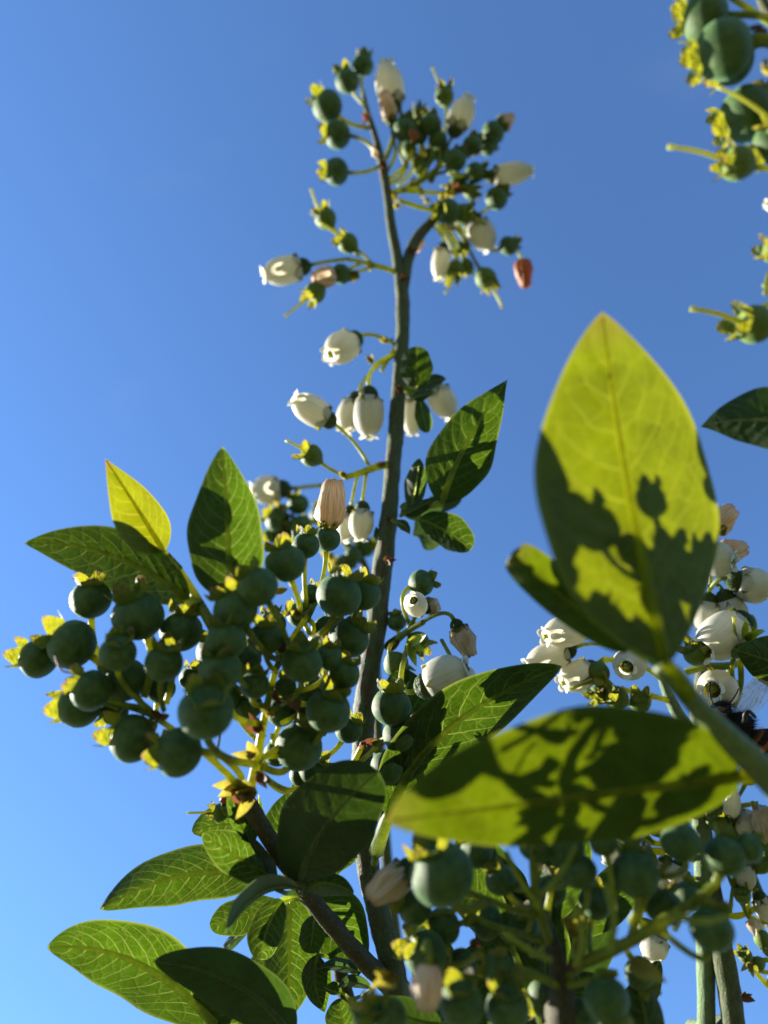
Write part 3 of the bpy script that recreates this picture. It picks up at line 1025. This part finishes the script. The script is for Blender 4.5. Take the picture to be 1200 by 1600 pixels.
leaf(B_, (478, 1372, 141), (515, 1335, 141), (556, 1345, 141), 14, 46, 0, 1, (474, 1392, 138), m=.5, a=.6, nv=6)
leaf(B_, (470, 1375, 134), (505, 1342, 131), (560, 1340, 129), 14, 10, 2, 1, (474, 1392, 136), m=.5, mat=LEAF_B, nv=4)
leaf(B_, (420, 1330, 143), (440, 1288, 144), (452, 1235, 144), 30, 30, 1, 2, (440, 1350, 138), m=.45, nv=6)
leaf(B_, (415, 1320, 138), (407, 1282, 138), (404, 1240, 138), 9, 9, 1, 1, (425, 1335, 135), nv=4)
# lower left pair
leaf(B_, (345, 1612, 138), (215, 1505, 134), (73, 1481, 131), 62, 62, 2, 3, (520, 1700, 146), m=.45, a=.62, nv=9, vs=1.1)
leaf(B_, (455, 1622, 132), (372, 1540, 127), (240, 1502, 124), 50, 48, 1, 2, (560, 1690, 146), m=.46, a=.6, nv=8, mat=LEAF_SHADE,
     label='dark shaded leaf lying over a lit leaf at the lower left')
leaf(B_, (455, 1690, 140), (380, 1600, 138), (300, 1555, 136), 40, 40, 1, 1, (560, 1720, 147), m=.45, nv=7)
# ------------------------------------------------------------------ low leafy shoot behind the junction
K_ = shoot(555, 1600, 158, 'dark leafy stem low behind the branch junction with hanging green leaves', 'leafy_shoot')
stem(K_, [(590, 1720, 158, 26), (560, 1620, 158, 25), (538, 1545, 157, 24), (527, 1490, 156, 23), (515, 1420, 156, 20), (495, 1330, 157, 18), (478, 1230, 158, 14), (470, 1150, 160, 9)],
     mat=DARK, to_ground=0, sides=12)
leaf(K_, (452, 1402, 150), (452, 1490, 148), (452, 1590, 148), 46, 40, 1, 2, (500, 1400, 155), m=.45, a=.62, nv=8)
leaf(K_, (470, 1400, 152), (520, 1440, 150), (560, 1525, 150), 52, 50, 2, 1, (505, 1395, 156), m=.45, a=.6, nv=8)
leaf(K_, (497, 1492, 147), (492, 1535, 146), (508, 1582, 146), 28, 20, 1, 1, (530, 1500, 155), m=.45, nv=6)
leaf(K_, (492, 1430, 146), (488, 1460, 145), (484, 1490, 145), 20, 20, 1, 1, (510, 1420, 154), m=.55, a=.5, nv=4)
leaf(K_, (560, 1520, 150), (528, 1510, 147), (495, 1515, 146), 8, 14, 2, 1, (545, 1540, 156), mat=LEAF_B, nv=4)
leaf(K_, (580, 1545, 149), (550, 1535, 146), (528, 1545, 145), 8, 13, 2, 1, (556, 1560, 156), mat=LEAF_B, nv=4)
leaf(K_, (535, 1552, 146), (518, 1548, 145), (505, 1542, 144), 6, 16, 1, 1, (545, 1560, 155), nv=4)
leaf(K_, (548, 1640, 150), (535, 1595, 149), (530, 1560, 148), 26, 22, 1, 1, (556, 1650, 157), m=.5, nv=5)
leaf(K_, (395, 1440, 160), (365, 1470, 160), (340, 1500, 160), 9, 10, 0, 1, (480, 1400, 158), mat=LEAF_B, nv=4)
leaf(K_, (420, 1480, 158), (405, 1520, 158), (400, 1555, 158), 22, 20, 0, 1, (470, 1440, 157), nv=5)

# ------------------------------------------------------------------ blurred truss far behind the stem
H_ = shoot(560, 860, 205, 'out-of-focus truss of berries and a pale flower behind the middle stem', 'berry_truss')
stem(H_, [(640, 1700, 215, 18), (600, 1300, 210, 18), (585, 1000, 206, 16), (575, 905, 206, 13), (560, 865, 206, 10), (540, 850, 206, 7)], to_ground=0, sides=10)
flower(H_, (440, 764, 205), (392, 768, 205), 24, (505, 758, 205))
arm(H_, (552, 862, 206, 8), (530, 820, 206, 8), (515, 775, 205, 7), (500, 758, 205, 6))
for x, y, r, ang in [(466, 788, 17, 120), (434, 812, 20, 150), (470, 822, 18, 160), (500, 805, 16, 90), (570, 855, 16, 20), (552, 868, 14, 250), (428, 835, 15, 200), (455, 842, 17, 170),
                     (540, 880, 15, 180)]:
    berry(H_, x, y, 207 + random.uniform(-3, 3), r, ang, 0, (528, 815, 206))
for n_ in [(440, 795, 203, 14, 70, 2, BRACT), (520, 870, 205, 14, 200, 3, BRACT), (580, 858, 205, 12, 0, 3, STALK)]:
    scales(H_, *n_)

# ------------------------------------------------------------------ foreground shoot with the two big blurred leaves
F_ = shoot(1200, 1217, 78, 'blurred foreground twig with two big backlit leaves crossing the right side', 'leafy_shoot')
stem(F_, [(1500, 1640, 90, 80), (1330, 1360, 96, 62), (1205, 1218, 100, 48), (1117, 1132, 100, 37), (1060, 1072, 99, 30), (1030, 1040, 98, 22)], mat=TWIG_F, to_ground=0, sides=14, rough=.04)
leaf(F_, (1042, 1040, 97), (985, 775, 100), (941, 487, 104), 146, 132, -6, 7, (1075, 1085, 99), mat=LEAF_F, m=.49, a=.85, fold=1.1, nv=8, vs=.75, wav=.7,
     label='large upright yellow-green leaf with a ragged shadow across its lower half')
leaf(F_, (985, 1015, 103), (895, 945, 104), (801, 862, 105), 34, 34, 2, 2, (1050, 1062, 99), mat=LEAF_L, m=.74, a=.42, tipb=.2, nv=6, vs=.5, wav=.2)
leaf(F_, (1160, 1214, 101), (900, 1246, 98), (603, 1283, 92), 74, 138, 2, -3, (1205, 1222, 100), mat=LEAF_L, m=.45, a=.58, nv=8, vs=.7, wav=.7,
     label='large level leaf, mostly in shadow with yellow lit patches, pointing left')
# ------------------------------------------------------------------ foreground berry spray at the bottom
DZ = 8.0      # this spray's own distance behind the big leaves
G_ = shoot(881, 1599, 104, 'blurred foreground spray of dark green berries on a brown stem at the bottom', 'berry_branch')
stem(G_, [(890, 1720, 100, 52), (881, 1600, 103, 50), (876, 1540, 104, 40), (870, 1500, 105, 30), (862, 1470, 106, 24), (850, 1440, 107, 18)], mat=DARK, to_ground=0, sides=14)
arm(G_, (862, 1480, 106, 18), (850, 1445, 105, 17), (838, 1400, 104, 15), (832, 1340, 103, 12), (835, 1300, 103, 9))
arm(G_, (845, 1430, 105, 12), (800, 1420, 103, 12), (760, 1405, 102, 11), (725, 1390, 102, 9))
arm(G_, (884, 1530, 104, 16), (905, 1508, 102, 20), (950, 1488, 100, 20), (1000, 1462, 99, 20), (1050, 1430, 99, 18), (1085, 1405, 100, 14), (1115, 1380, 100, 10))
arm(G_, (985, 1468, 100, 14), (1000, 1420, 100, 14), (1025, 1375, 101, 13), (1045, 1345, 101, 10))
arm(G_, (880, 1545, 104, 13), (850, 1530, 101, 13), (800, 1520, 100, 12), (770, 1512, 100, 10))
arm(G_, (885, 1540, 103, 13), (930, 1530, 100, 13), (965, 1520, 99, 12))
arm(G_, (850, 1470, 107, 11), (800, 1455, 109, 11), (755, 1440, 111, 10), (722, 1418, 112, 8))
arm(G_, (855, 1420, 107, 10), (865, 1380, 107, 10), (885, 1350, 107, 8))
for x, y, d, r, ang, tl, at in [
    (690, 1366, 99, 54, 115, -5, (760, 1408, 102)), (994, 1366, 101, 39, 80, -40, (985, 1440, 100)), (1064, 1315, 101, 33, 90, -40, (1035, 1370, 101)),
    (943, 1317, 102, 23, 100, -40, (960, 1420, 101)), (905, 1362, 103, 30, 110, -40, (880, 1440, 104)), (1134, 1338, 101, 34, 60, -30, (1085, 1405, 100)),
    (1170, 1325, 101, 24, 20, -10, (1115, 1382, 100)), (1112, 1452, 98, 37, 70, -30, (1030, 1450, 99)), (1037, 1417, 103, 31, 80, -30, (1000, 1440, 100)),
    (947, 1562, 98, 38, 290, 20, (960, 1520, 99)), (884, 1326, 104, 31, 95, -30, (864, 1385, 107)), (648, 1418, 112, 29, 160, 0, (715, 1420, 112)),
    (692, 1448, 113, 30, 190, 0, (735, 1430, 112)), (664, 1490, 108, 37, 150, 5, (752, 1485, 104)), (721, 1570, 96, 38, 92, 5, (780, 1640, 98)),
    (793, 1576, 97, 37, 95, 5, (830, 1650, 98)), (778, 1512, 101, 27, 180, -5, (850, 1530, 102)), (782, 1375, 108, 26, 120, -10, (835, 1420, 105)),
    (610, 1588, 97, 28, 130, 5, (690, 1650, 98)), (745, 1330, 112, 28, 120, -20, (830, 1390, 104)), (860, 1390, 113, 26, 80, -20, (860, 1450, 107)),
    (930, 1410, 112, 28, 70, -20, (930, 1495, 101)), (760, 1440, 116, 28, 150, 0, (830, 1430, 105)), (820, 1450, 115, 26, 100, 0, (855, 1470, 107)),
    (1000, 1520, 110, 26, 300, 0, (960, 1490, 101)), (850, 1560, 110, 30, 200, 0, (880, 1560, 104)), (905, 1590, 104, 30, 300, 0, (885, 1550, 103)),
    (1075, 1400, 110, 24, 60, -20, (1060, 1425, 99)), (720, 1510, 112, 28, 160, 0, (790, 1520, 101)), (985, 1300, 110, 24, 90, -20, (1000, 1420, 101)),
    (900, 1290, 112, 26, 90, -20, (870, 1380, 107)), (838, 1320, 105, 30, 90, -20, (835, 1390, 104)),
]:
    berry(G_, x, y, d, r, ang, tl, at)
berry(G_, 572, 1590, 97, 22, 110, 0, (650, 1650, 98), True)
arm(G_, (880, 1620, 102, 14), (830, 1655, 99, 14), (740, 1660, 98, 14), (650, 1660, 98, 12))
flower(G_, (636, 1357, 110), (578, 1404, 109), 28, (700, 1410, 112), withered=True, mat=WITHER)
flower(G_, (670, 1508, 95), (664, 1580, 93), 27, (660, 1490, 106), withered=True, cal=False)
for n_ in [(617, 1535, 96, 26, 130, 3, BRACT), (902, 1465, 103, 34, 85, 3, BRACT), (985, 1505, 97, 34, 350, 2, BRACT), (700, 1408, 108, 16, 30, 3, SCALE),
           (775, 1490, 100, 20, 100, 3, BRACT), (905, 1500, 101, 20, 150, 4, SCALE), (735, 1475, 111, 12, 40, 3, SCALE), (577, 1570, 95, 26, 120, 3, BRACT)]:
    scales(G_, *n_)
leaf(G_, (1002, 1680, 108), (1010, 1600, 109), (985, 1520, 110), 34, 30, 2, 2, (900, 1690, 104), m=.45, nv=6)
leaf(G_, (800, 1570, 128), (785, 1470, 128), (800, 1370, 128), 42, 48, 2, 1, (860, 1640, 112), m=.5, a=.6, mat=LEAF_SHADE, nv=7)
leaf(G_, (880, 1560, 128), (912, 1480, 128), (905, 1390, 128), 42, 46, 2, 1, (880, 1630, 112), m=.5, a=.6, mat=LEAF_SHADE, nv=7)
leaf(G_, (745, 1640, 124), (735, 1560, 124), (760, 1470, 124), 45, 40, 2, 1, (860, 1690, 110), m=.5, a=.6, nv=7)
leaf(G_, (960, 1640, 124), (935, 1580, 124), (900, 1520, 124), 44, 40, 2, 1, (890, 1690, 110), m=.5, a=.6, nv=7)

DZ = 0.0
for lf_ in [((700, 1640, 132), (690, 1540, 132), (650, 1440, 133), 42, 42), ((840, 1640, 134), (850, 1520, 134), (840, 1390, 134), 48, 46),
            ((800, 1480, 130), (740, 1400, 131), (700, 1330, 131), 36, 38), ((900, 1460, 133), (960, 1400, 133), (1010, 1330, 134), 40, 36),
            ((690, 1600, 126), (640, 1590, 126), (580, 1560, 127), 30, 30), ((860, 1440, 135), (880, 1360, 135), (900, 1290, 135), 44, 44),
            ((960, 1600, 130), (1000, 1560, 130), (1030, 1500, 131), 26, 24), ((830, 1420, 136), (770, 1370, 136), (720, 1290, 136), 40, 40)]:
    leaf(G_, lf_[0], lf_[1], lf_[2], lf_[3], lf_[4], 2, 1, (870, 1660, 112), m=.48, a=.6, mat=LEAF_SHADE if lf_[0][0] % 20 else LEAF, nv=6)
for ar in [((845, 1400, 104, 10), (880, 1360, 104, 10), (900, 1320, 105, 8)), ((842, 1420, 104, 9), (810, 1370, 104, 9), (790, 1330, 105, 8)),
           ((950, 1488, 100, 12), (960, 1440, 100, 11), (945, 1380, 101, 9)), ((860, 1500, 104, 10), (820, 1480, 103, 10), (790, 1460, 103, 9)),
           ((900, 1510, 101, 12), (910, 1460, 101, 11), (890, 1400, 102, 9)), ((1050, 1430, 99, 12), (1100, 1440, 98, 11), (1140, 1430, 98, 8))]:
    arm(G_, *ar)
# ------------------------------------------------------------------ right-hand canes
C_ = shoot(1103, 1600, 160, 'straight pale green cane at the right hung with white bell flowers', 'blueberry_cane')
stem(C_, [(1104, 1720, 160, 27), (1104, 1600, 160, 27), (1102, 1480, 161, 27), (1098, 1340, 162, 27), (1090, 1235, 163, 26), (1076, 1150, 164, 24), (1056, 1110, 165, 20), (1040, 1075, 166, 16),
          (1030, 1040, 167, 10)], mat=CANE, to_ground=0, sides=16, rough=.05)
C2 = shoot(1146, 1600, 157, 'grey-green cane at the lower right, just right of the pale cane', 'blueberry_cane')
stem(C2, [(1156, 1720, 157, 35), (1146, 1600, 157, 35), (1136, 1525, 158, 34), (1122, 1450, 159, 32), (1108, 1370, 164, 30), (1098, 1290, 168, 27), (1092, 1200, 170, 24), (1090, 1100, 170, 20),
          (1100, 1030, 168, 14)], mat=BARK, to_ground=0, sides=16, rough=.07)
scales(C2, 1161, 1560, 155, 12, 40, 3)
# flowers on the cane, left side
flower(C_, (916, 977, 160), (850, 995, 156), 26, (960, 1005, 164))
flower(C_, (886, 1016, 162), (822, 1042, 161), 24, (965, 1010, 164))
flower(C_, (990, 1030, 163), (978, 1044, 154), 27, (1010, 1045, 166))
flower(C_, (922, 1046, 163), (878, 1068, 160), 25, (975, 1020, 164))
arm(C_, (1035, 1060, 166, 10), (1005, 1040, 165, 9), (970, 1010, 164, 8), (945, 990, 162, 6))
arm(C_, (1045, 1095, 165, 9), (1010, 1085, 163, 9), (960, 1075, 162, 8))
berry(C_, 935, 1050, 160, 18, 250, 20, (965, 1040, 163), True, (890, 1078, 158))
berry(C_, 965, 1092, 160, 19, 150, 20, (1000, 1084, 163), True, (943, 1050, 157))
berry(C_, 938, 1085, 163, 16, 200, 0, (975, 1075, 163), True, (892, 1075, 162))
berry(C_, 1000, 1100, 161, 17, 100, 20, (1020, 1085, 164), True)
# right group
flower(C2, (1112, 828, 163), (1146, 794, 163), 21, (1108, 880, 165), withered=True)
flower(C2, (1125, 866, 165), (1166, 856, 165), 19, (1110, 890, 165), withered=True)
flower(C2, (1100, 872, 162), (1148, 877, 158), 29, (1100, 920, 165))
flower(C2, (1152, 909, 161), (1207, 922, 160), 29, (1110, 920, 164))
flower(C2, (1106, 940, 163), (1099, 990, 162), 24, (1108, 915, 165))
flower(C2, (1134, 936, 162), (1154, 984, 161), 25, (1110, 912, 165))
flower(C2, (1155, 975, 157), (1098, 1017, 152), 36, (1175, 1020, 160))
flower(C2, (1128, 1075, 160), (1112, 1078, 152), 31, (1140, 1040, 163))
arm(C2, (1099, 1030, 168, 12), (1102, 990, 167, 10), (1106, 950, 166, 9), (1110, 905, 165, 7), (1110, 880, 165, 6))
arm(C2, (1072, 1050, 163, 12), (1100, 1042, 161, 12), (1140, 1040, 160, 12), (1170, 1030, 160, 9), (1220, 1015, 160, 9))
berry(C2, 1150, 1014, 152, 17, 90, 30, (1155, 1085, 158), True, (1146, 964, 150))
berry(C2, 1090, 1022, 155, 21, 130, 0, (1110, 1042, 161), True)
scales(C2, 1165, 1000, 150, 20, 100, 3, STALK)
stem(C2, [(1157, 1030, 156, 10), (1158, 1060, 157, 9), (1155, 1085, 158, 8), (1148, 1105, 160, 7)], 'rachis', STALK, sides=8)
leaf(C2, (1290, 1060, 150), (1225, 1040, 148), (1150, 1016, 146), 42, 52, 2, 2, (1330, 1080, 155), m=.45, a=.66, nv=7)
# lower right buds and pedicels
for x, y, d, r, ang, st, at in [(1058, 1238, 158, 17, 95, None, (1060, 1300, 163)), (1122, 1283, 160, 18, 110, None, (1150, 1350, 165)), (1180, 1300, 158, 16, 80, (1176, 1252, 157), (1170, 1370, 164)),
                                (1026, 1295, 164, 14, 120, None, (1085, 1330, 163)), (1000, 1300, 165, 15, 140, None, (1080, 1335, 163)), (985, 1345, 164, 14, 200, None, (1085, 1340, 163)),
                                (1185, 1505, 160, 11, 200, None, (1200, 1540, 161)), (1165, 1495, 160, 11, 120, None, (1205, 1520, 161)), (1160, 1400, 158, 13, 100, None, (1175, 1440, 160)),
                                (1010, 1450, 158, 16, 300, None, (1050, 1430, 162))]:
    berry(C_ if x < 1100 else C2, x, y, d, r, ang, 10, at, True, st)
flower(C2, (1142, 1276, 158), (1146, 1232, 157), 13, (1150, 1330, 163), cal=True, name='flower_bud')
flower(C2, (1150, 1278, 160), (1186, 1296, 158), 22, (1130, 1330, 163))
flower(C_, (1062, 1352, 160), (1050, 1388, 159), 18, (1090, 1330, 163))
flower(C_, (1030, 1462, 157), (1012, 1500, 156), 22, (1090, 1420, 163))
flower(C_, (965, 1400, 158), (940, 1420, 157), 20, (1080, 1400, 163))
flower(C_, (1026, 1284, 161), (1028, 1264, 160), 10, (1050, 1310, 163), withered=True, mat=BROWN)
flower(C2, (1204, 1322, 156), (1188, 1262, 155), 20, (1165, 1350, 165), withered=True)
arm(C_, (1094, 1330, 163, 10), (1060, 1312, 163, 9), (1020, 1318, 163, 8), (975, 1290, 164, 6))
arm(C_, (1094, 1350, 163, 9), (1050, 1330, 162, 8), (990, 1325, 162, 7), (955, 1300, 163, 5))
arm(C2, (1105, 1400, 163, 9), (1140, 1430, 161, 10), (1170, 1425, 160, 9), (1220, 1395, 160, 8))
arm(C2, (1165, 1428, 160, 8), (1190, 1440, 160, 8), (1225, 1440, 160, 7))
arm(C2, (1168, 1425, 160, 8), (1150, 1395, 160, 7), (1135, 1360, 161, 6))
arm(C2, (1230, 1570, 161, 8), (1190, 1530, 161, 8), (1165, 1495, 161, 7), (1150, 1488, 161, 5))
arm(C2, (1225, 1500, 161, 7), (1195, 1500, 161, 7), (1160, 1496, 161, 6))
for f_ in [((1040, 1348, 162), (1026, 1392, 161), 20, (1088, 1335, 163)), ((968, 1318, 164), (948, 1352, 163), 18, (1020, 1318, 163)), ((1160, 1350, 161), (1166, 1392, 160), 18, (1140, 1425, 161)),
           ((1186, 1400, 160), (1204, 1440, 160), 16, (1180, 1420, 160)), ((1072, 1390, 160), (1060, 1432, 159), 18, (1096, 1380, 163)), ((1170, 1215, 160), (1190, 1180, 159), 18, (1130, 1270, 166))]:
    flower(C_ if f_[0][0] < 1100 else C2, *f_)
for x, y, dd, r, ang, at in [(1012, 1345, 161, 16, 120, (1060, 1312, 163)), (1150, 1310, 160, 17, 80, (1150, 1395, 160)), (1188, 1350, 161, 16, 60, (1170, 1425, 160)), (1000, 1262, 163, 14, 100, (1020, 1318, 163)),
                             (1080, 1262, 160, 13, 60, (1094, 1330, 163)), (1040, 1395, 162, 17, 200, (1090, 1385, 163)), (1190, 1465, 160, 13, 300, (1190, 1440, 160)), (960, 1275, 164, 13, 120, (975, 1290, 164))]:
    berry(C_ if x < 1100 else C2, x, y, dd, r, ang, 0, at, True)
for ar in [((1096, 1370, 163, 9), (1070, 1382, 162, 9), (1040, 1372, 161, 7)), ((1092, 1260, 164, 9), (1060, 1275, 163, 9), (1030, 1268, 162, 7)), ((1128, 1280, 166, 9), (1150, 1262, 163, 9), (1185, 1255, 161, 7))]:
    arm(C_ if ar[0][0] < 1100 else C2, *ar)
for n_ in [(1115, 1232, 158, 12, 0, 3, BRACT), (1000, 1300, 161, 12, 60, 3, BRACT), (1172, 1505, 158, 12, 250, 3, BRACT), (1170, 1440, 158, 14, 320, 3, WITHER),
           (1065, 1170, 160, 14, 320, 4, BRACT)]:
    scales(C_ if n_[0] < 1100 else C2, *n_)
stem(C2, [(1230, 1500, 166, 20), (1195, 1420, 166, 19), (1165, 1350, 166, 18), (1130, 1270, 167, 14), (1105, 1215, 168, 9)], 'twig', BARK, sides=10)

# ------------------------------------------------------------------ right edge: dark leaf, and the spray at the top
E_ = shoot(1300, 680, 118, 'dark leaf entering from the right edge beside the big yellow-green leaf', 'leafy_shoot')
stem(E_, [(1420, 900, 118, 22), (1350, 750, 119, 20), (1310, 640, 120, 16), (1290, 560, 121, 10)], to_ground=0, sides=10)
leaf(E_, (1292, 672, 114), (1190, 655, 118), (1094, 667, 123), 46, 50, 1, 2, (1320, 668, 118), m=.42, a=.85, nv=7, mat=LEAF_SHADE)
U_ = shoot(1290, 120, 112, 'blurred foreground spray with pale lit berries in the top right corner', 'berry_branch')
stem(U_, [(1420, 420, 108, 34), (1330, 250, 110, 30), (1270, 120, 111, 24), (1225, 50, 112, 20), (1190, 0, 113, 14), (1180, -60, 114, 10)], mat=BARK, to_ground=0, sides=12)
for x, y, d, r, ang, tl, at in [(1101, 27, 112, 37, 170, -20, (1205, 30, 112)), (1130, 78, 110, 45, 190, -25, (1230, 92, 111)), (1142, 95, 113, 36, 205, -25, (1230, 95, 112)),
                                (1166, 178, 113, 42, 200, -25, (1260, 190, 111)), (1206, 225, 110, 30, 215, -25, (1270, 230, 111))]:
    berry(U_, x, y, d, r, ang, tl, at)
berry(U_, 1218, 195, 108, 22, 155, 10, (1290, 220, 110), True, (1121, 135, 107))
berry(U_, 1155, 256, 108, 27, 170, 5, (1240, 270, 110), True, (1044, 229, 106))
arm(U_, (1300, 270, 110, 12), (1260, 275, 110, 12), (1215, 268, 109, 10))
arm(U_, (1225, 50, 112, 14), (1180, 20, 112, 10), (1140, -5, 112, 8))
scales(U_, 1192, 45, 109, 16, 230, 4, SCALE)
scales(U_, 1205, 100, 108, 26, 200, 2, BRACT)
scales(U_, 1195, 130, 112, 22, 250, 2, BRACT)
V_ = shoot(1270, 520, 113, 'blurred young green fruit with a long pale style at the upper right edge', 'berry_truss')
stem(V_, [(1420, 900, 112, 22), (1340, 700, 112, 18), (1270, 540, 113, 14), (1235, 470, 113, 10)], to_ground=0, sides=10)
berry(V_, 1182, 508, 111, 30, 172, 5, (1255, 530, 113), True, (1079, 482, 110))
berry(V_, 1222, 480, 113, 18, 80, 0, (1245, 510, 113), True, (1192, 445, 112))
berry(V_, 1210, 392, 113, 18, 175, 0, (1240, 440, 113), True)
arm(V_, (1265, 530, 113, 11), (1225, 470, 113, 10), (1192, 480, 111, 8))
arm(V_, (1240, 480, 113, 9), (1206, 425, 113, 9), (1196, 460, 111, 8))
flower(V_, (1215, 320, 114), (1196, 318, 114), 12, (1260, 400, 113), cal=False)


# ------------------------------------------------------------------ the bee
def bee():
    org = P(1150, 1138, 148)
    t = thing('bee', org, 'dark furry bee with orange banded abdomen under the white flowers at the right edge', 'bee')
    ax = (P(1222, 1192, 146) - P(1112, 1100, 149))
    L = ax.length
    ax.normalize()
    dorsal = (CU * .6 + CR * .75 + CF * .3)
    dorsal = (dorsal - ax * dorsal.dot(ax)).normalized()
    side = ax.cross(dorsal)
    p0 = P(1113, 1101, 149)
    K = 1.3
    prof = [(0, .02), (.03, .07), (.08, .115), (.14, .125), (.19, .09), (.215, .055), (.24, .09), (.29, .145), (.36, .165), (.44, .15), (.49, .09), (.52, .05), (.56, .10),
            (.64, .165), (.75, .185), (.86, .165), (.95, .11), (1.03, .05), (1.06, .01)]
    seg = 24
    vs, fs, rim = [], [], []
    for z, r in prof:
        for k in range(seg):
            a = 2 * math.pi * k / seg
            v = p0 + ax * (z * L) + dorsal * (math.cos(a) * r * K * L * .92 - .02 * L * math.sin(z * 6)) + side * (math.sin(a) * r * K * L)
            vs.append(v - org)
            rim.append(z)
    for i in range(len(prof) - 1):
        for k in range(seg):
            a = i * seg + k; b = i * seg + (k + 1) % seg
            fs.append((a, b, b + seg, a + seg))
    g = NG('bee_body')
    at = g.n('ShaderNodeAttribute', attribute_name='rim').outputs['Fac']
    band = g.math('SINE', g.math('MULTIPLY', at, 58.0))
    ab = g.math('MULTIPLY', g.ramp(band, -.1, .4), g.ramp(at, .54, .58))
    g.surf(g.mix(ab, rgb(.008, .006, .005), rgb(.16, .05, .012)), .8, None, 0, None, .12)
    link('body', mesh('body', vs, fs, g.m, None, rim), Matrix.Translation(org), t)
    # fur
    for nm, z0, z1, cnt, ln, col in [('dark_fur', .02, .50, 2600, .10, rgb(.014, .011, .009)), ('pale_fur', .50, 1.02, 1100, .07, rgb(.16, .075, .025))]:
        fv, ff = [], []
        rnd = random.Random(5)
        for i in range(cnt):
            z = rnd.uniform(z0, z1)
            r = next((r0 + (r1 - r0) * (z - a0) / (a1 - a0) for (a0, r0), (a1, r1) in zip(prof, prof[1:]) if a0 <= z <= a1), .05)
            a = rnd.uniform(0, 6.283)
            n = dorsal * math.cos(a) + side * math.sin(a)
            b = p0 + ax * (z * L) + n * (r * K * L * .9) - dorsal * (.02 * L * math.sin(z * 6))
            d = (n + ax * rnd.uniform(-.1, .8) + Vector((rnd.uniform(-.4, .4), rnd.uniform(-.4, .4), rnd.uniform(-.4, .4)))).normalized()
            s = d.cross(ax).normalized() * (.0035 * L)
            q = len(fv)
            fv += [b - s - org, b + s - org, b + d * (ln * L * rnd.uniform(.5, 1.2)) - org]
            ff.append((q, q + 1, q + 2))
        o = link(nm, mesh(nm, fv, ff, plain('bee_' + nm, col, .8, None, .4, spec=.1)), Matrix.Translation(org), t)
        o['kind'] = 'stuff'
    blk = plain('bee_black', rgb(.008, .007, .006), .55, spec=.15)
    for pts in [((1116, 1104, 147), (1113, 1096, 146), (1109, 1086, 146), (1110, 1066, 147)), ((1128, 1098, 147), (1140, 1098, 147), (1150, 1085, 148), (1154, 1076, 149))]:
        tb = Tube(); tb.add(smooth_path([(P(*p), .00013) for p in pts], 5), 6); tb.build('antenna', blk, t)
    for pts in [((1154, 1134, 147), (1163, 1126, 144), (1164, 1116, 143), (1171, 1112, 143), (1180, 1120, 144)), ((1140, 1135, 146), (1132, 1150, 144), (1140, 1165, 144), (1136, 1180, 146)),
                ((1165, 1150, 145), (1155, 1172, 143), (1163, 1190, 143), (1158, 1206, 145)), ((1135, 1115, 147), (1122, 1125, 150), (1112, 1118, 153), (1106, 1108, 156)),
                ((1158, 1145, 150), (1150, 1165, 154), (1140, 1170, 157)), ((1165, 1152, 152), (1168, 1175, 155), (1160, 1190, 157))]:
        tb = Tube(); tb.add(smooth_path([(P(*p), .00055 * (1 - .13 * i)) for i, p in enumerate(pts)], 5), 7); tb.build('leg', blk, t)
    g = NG('bee_wing')
    uv = g.n('ShaderNodeUVMap', uv_map='cm').outputs[0]
    mp = g.n('ShaderNodeMapping'); g.l(uv, mp.inputs[0]); mp.inputs['Scale'].default_value = (1.2, 9, 1)
    ln = g.ramp(g.math('ABSOLUTE', g.math('SUBTRACT', g.noise(mp.outputs[0], 1.3, 1.0), .5)), 0, .035, 1, 0)
    tr = g.n('ShaderNodeBsdfTransparent')
    p = g.n('ShaderNodeBsdfPrincipled'); g.l(g.mix(ln, rgb(.5, .5, .48), rgb(.12, .09, .06)), p.inputs['Base Color']); p.inputs['Roughness'].default_value = .25
    mx = g.n('ShaderNodeMixShader'); g.l(g.math('ADD', g.math('MULTIPLY', ln, .5), .28), mx.inputs[0])
    g.l(tr.outputs[0], mx.inputs[1]); g.l(p.outputs[0], mx.inputs[2]); g.l(mx.outputs[0], g.out.inputs[0])
    for tip, wd in [((1205, 1058, 152), .17), ((1192, 1062, 145), .13)]:
        a = P(1150, 1122, 148); b = P(*tip)
        d = b - a
        sd = d.cross(CF).normalized() * (L * wd)
        wv, wf, wu = [], [], []
        for i in range(11):
            s = i / 10
            wdt = math.sin(math.pi * min(s * .82 + .06, 1)) ** .7
            for j in range(5):
                u = -1 + j / 2
                wv.append(a + d * s + sd * (u * wdt) + CF * (.0002 * math.sin(u * 5 + s * 3)) - org)
                wu.append((s * 1.2, u * .3))
        for i in range(10):
            for j in range(4):
                q = i * 5 + j
                wf.append((q, q + 1, q + 6, q + 5))
        link('wing', mesh('wing', wv, wf, g.m, wu), Matrix.Translation(org), t)


bee()
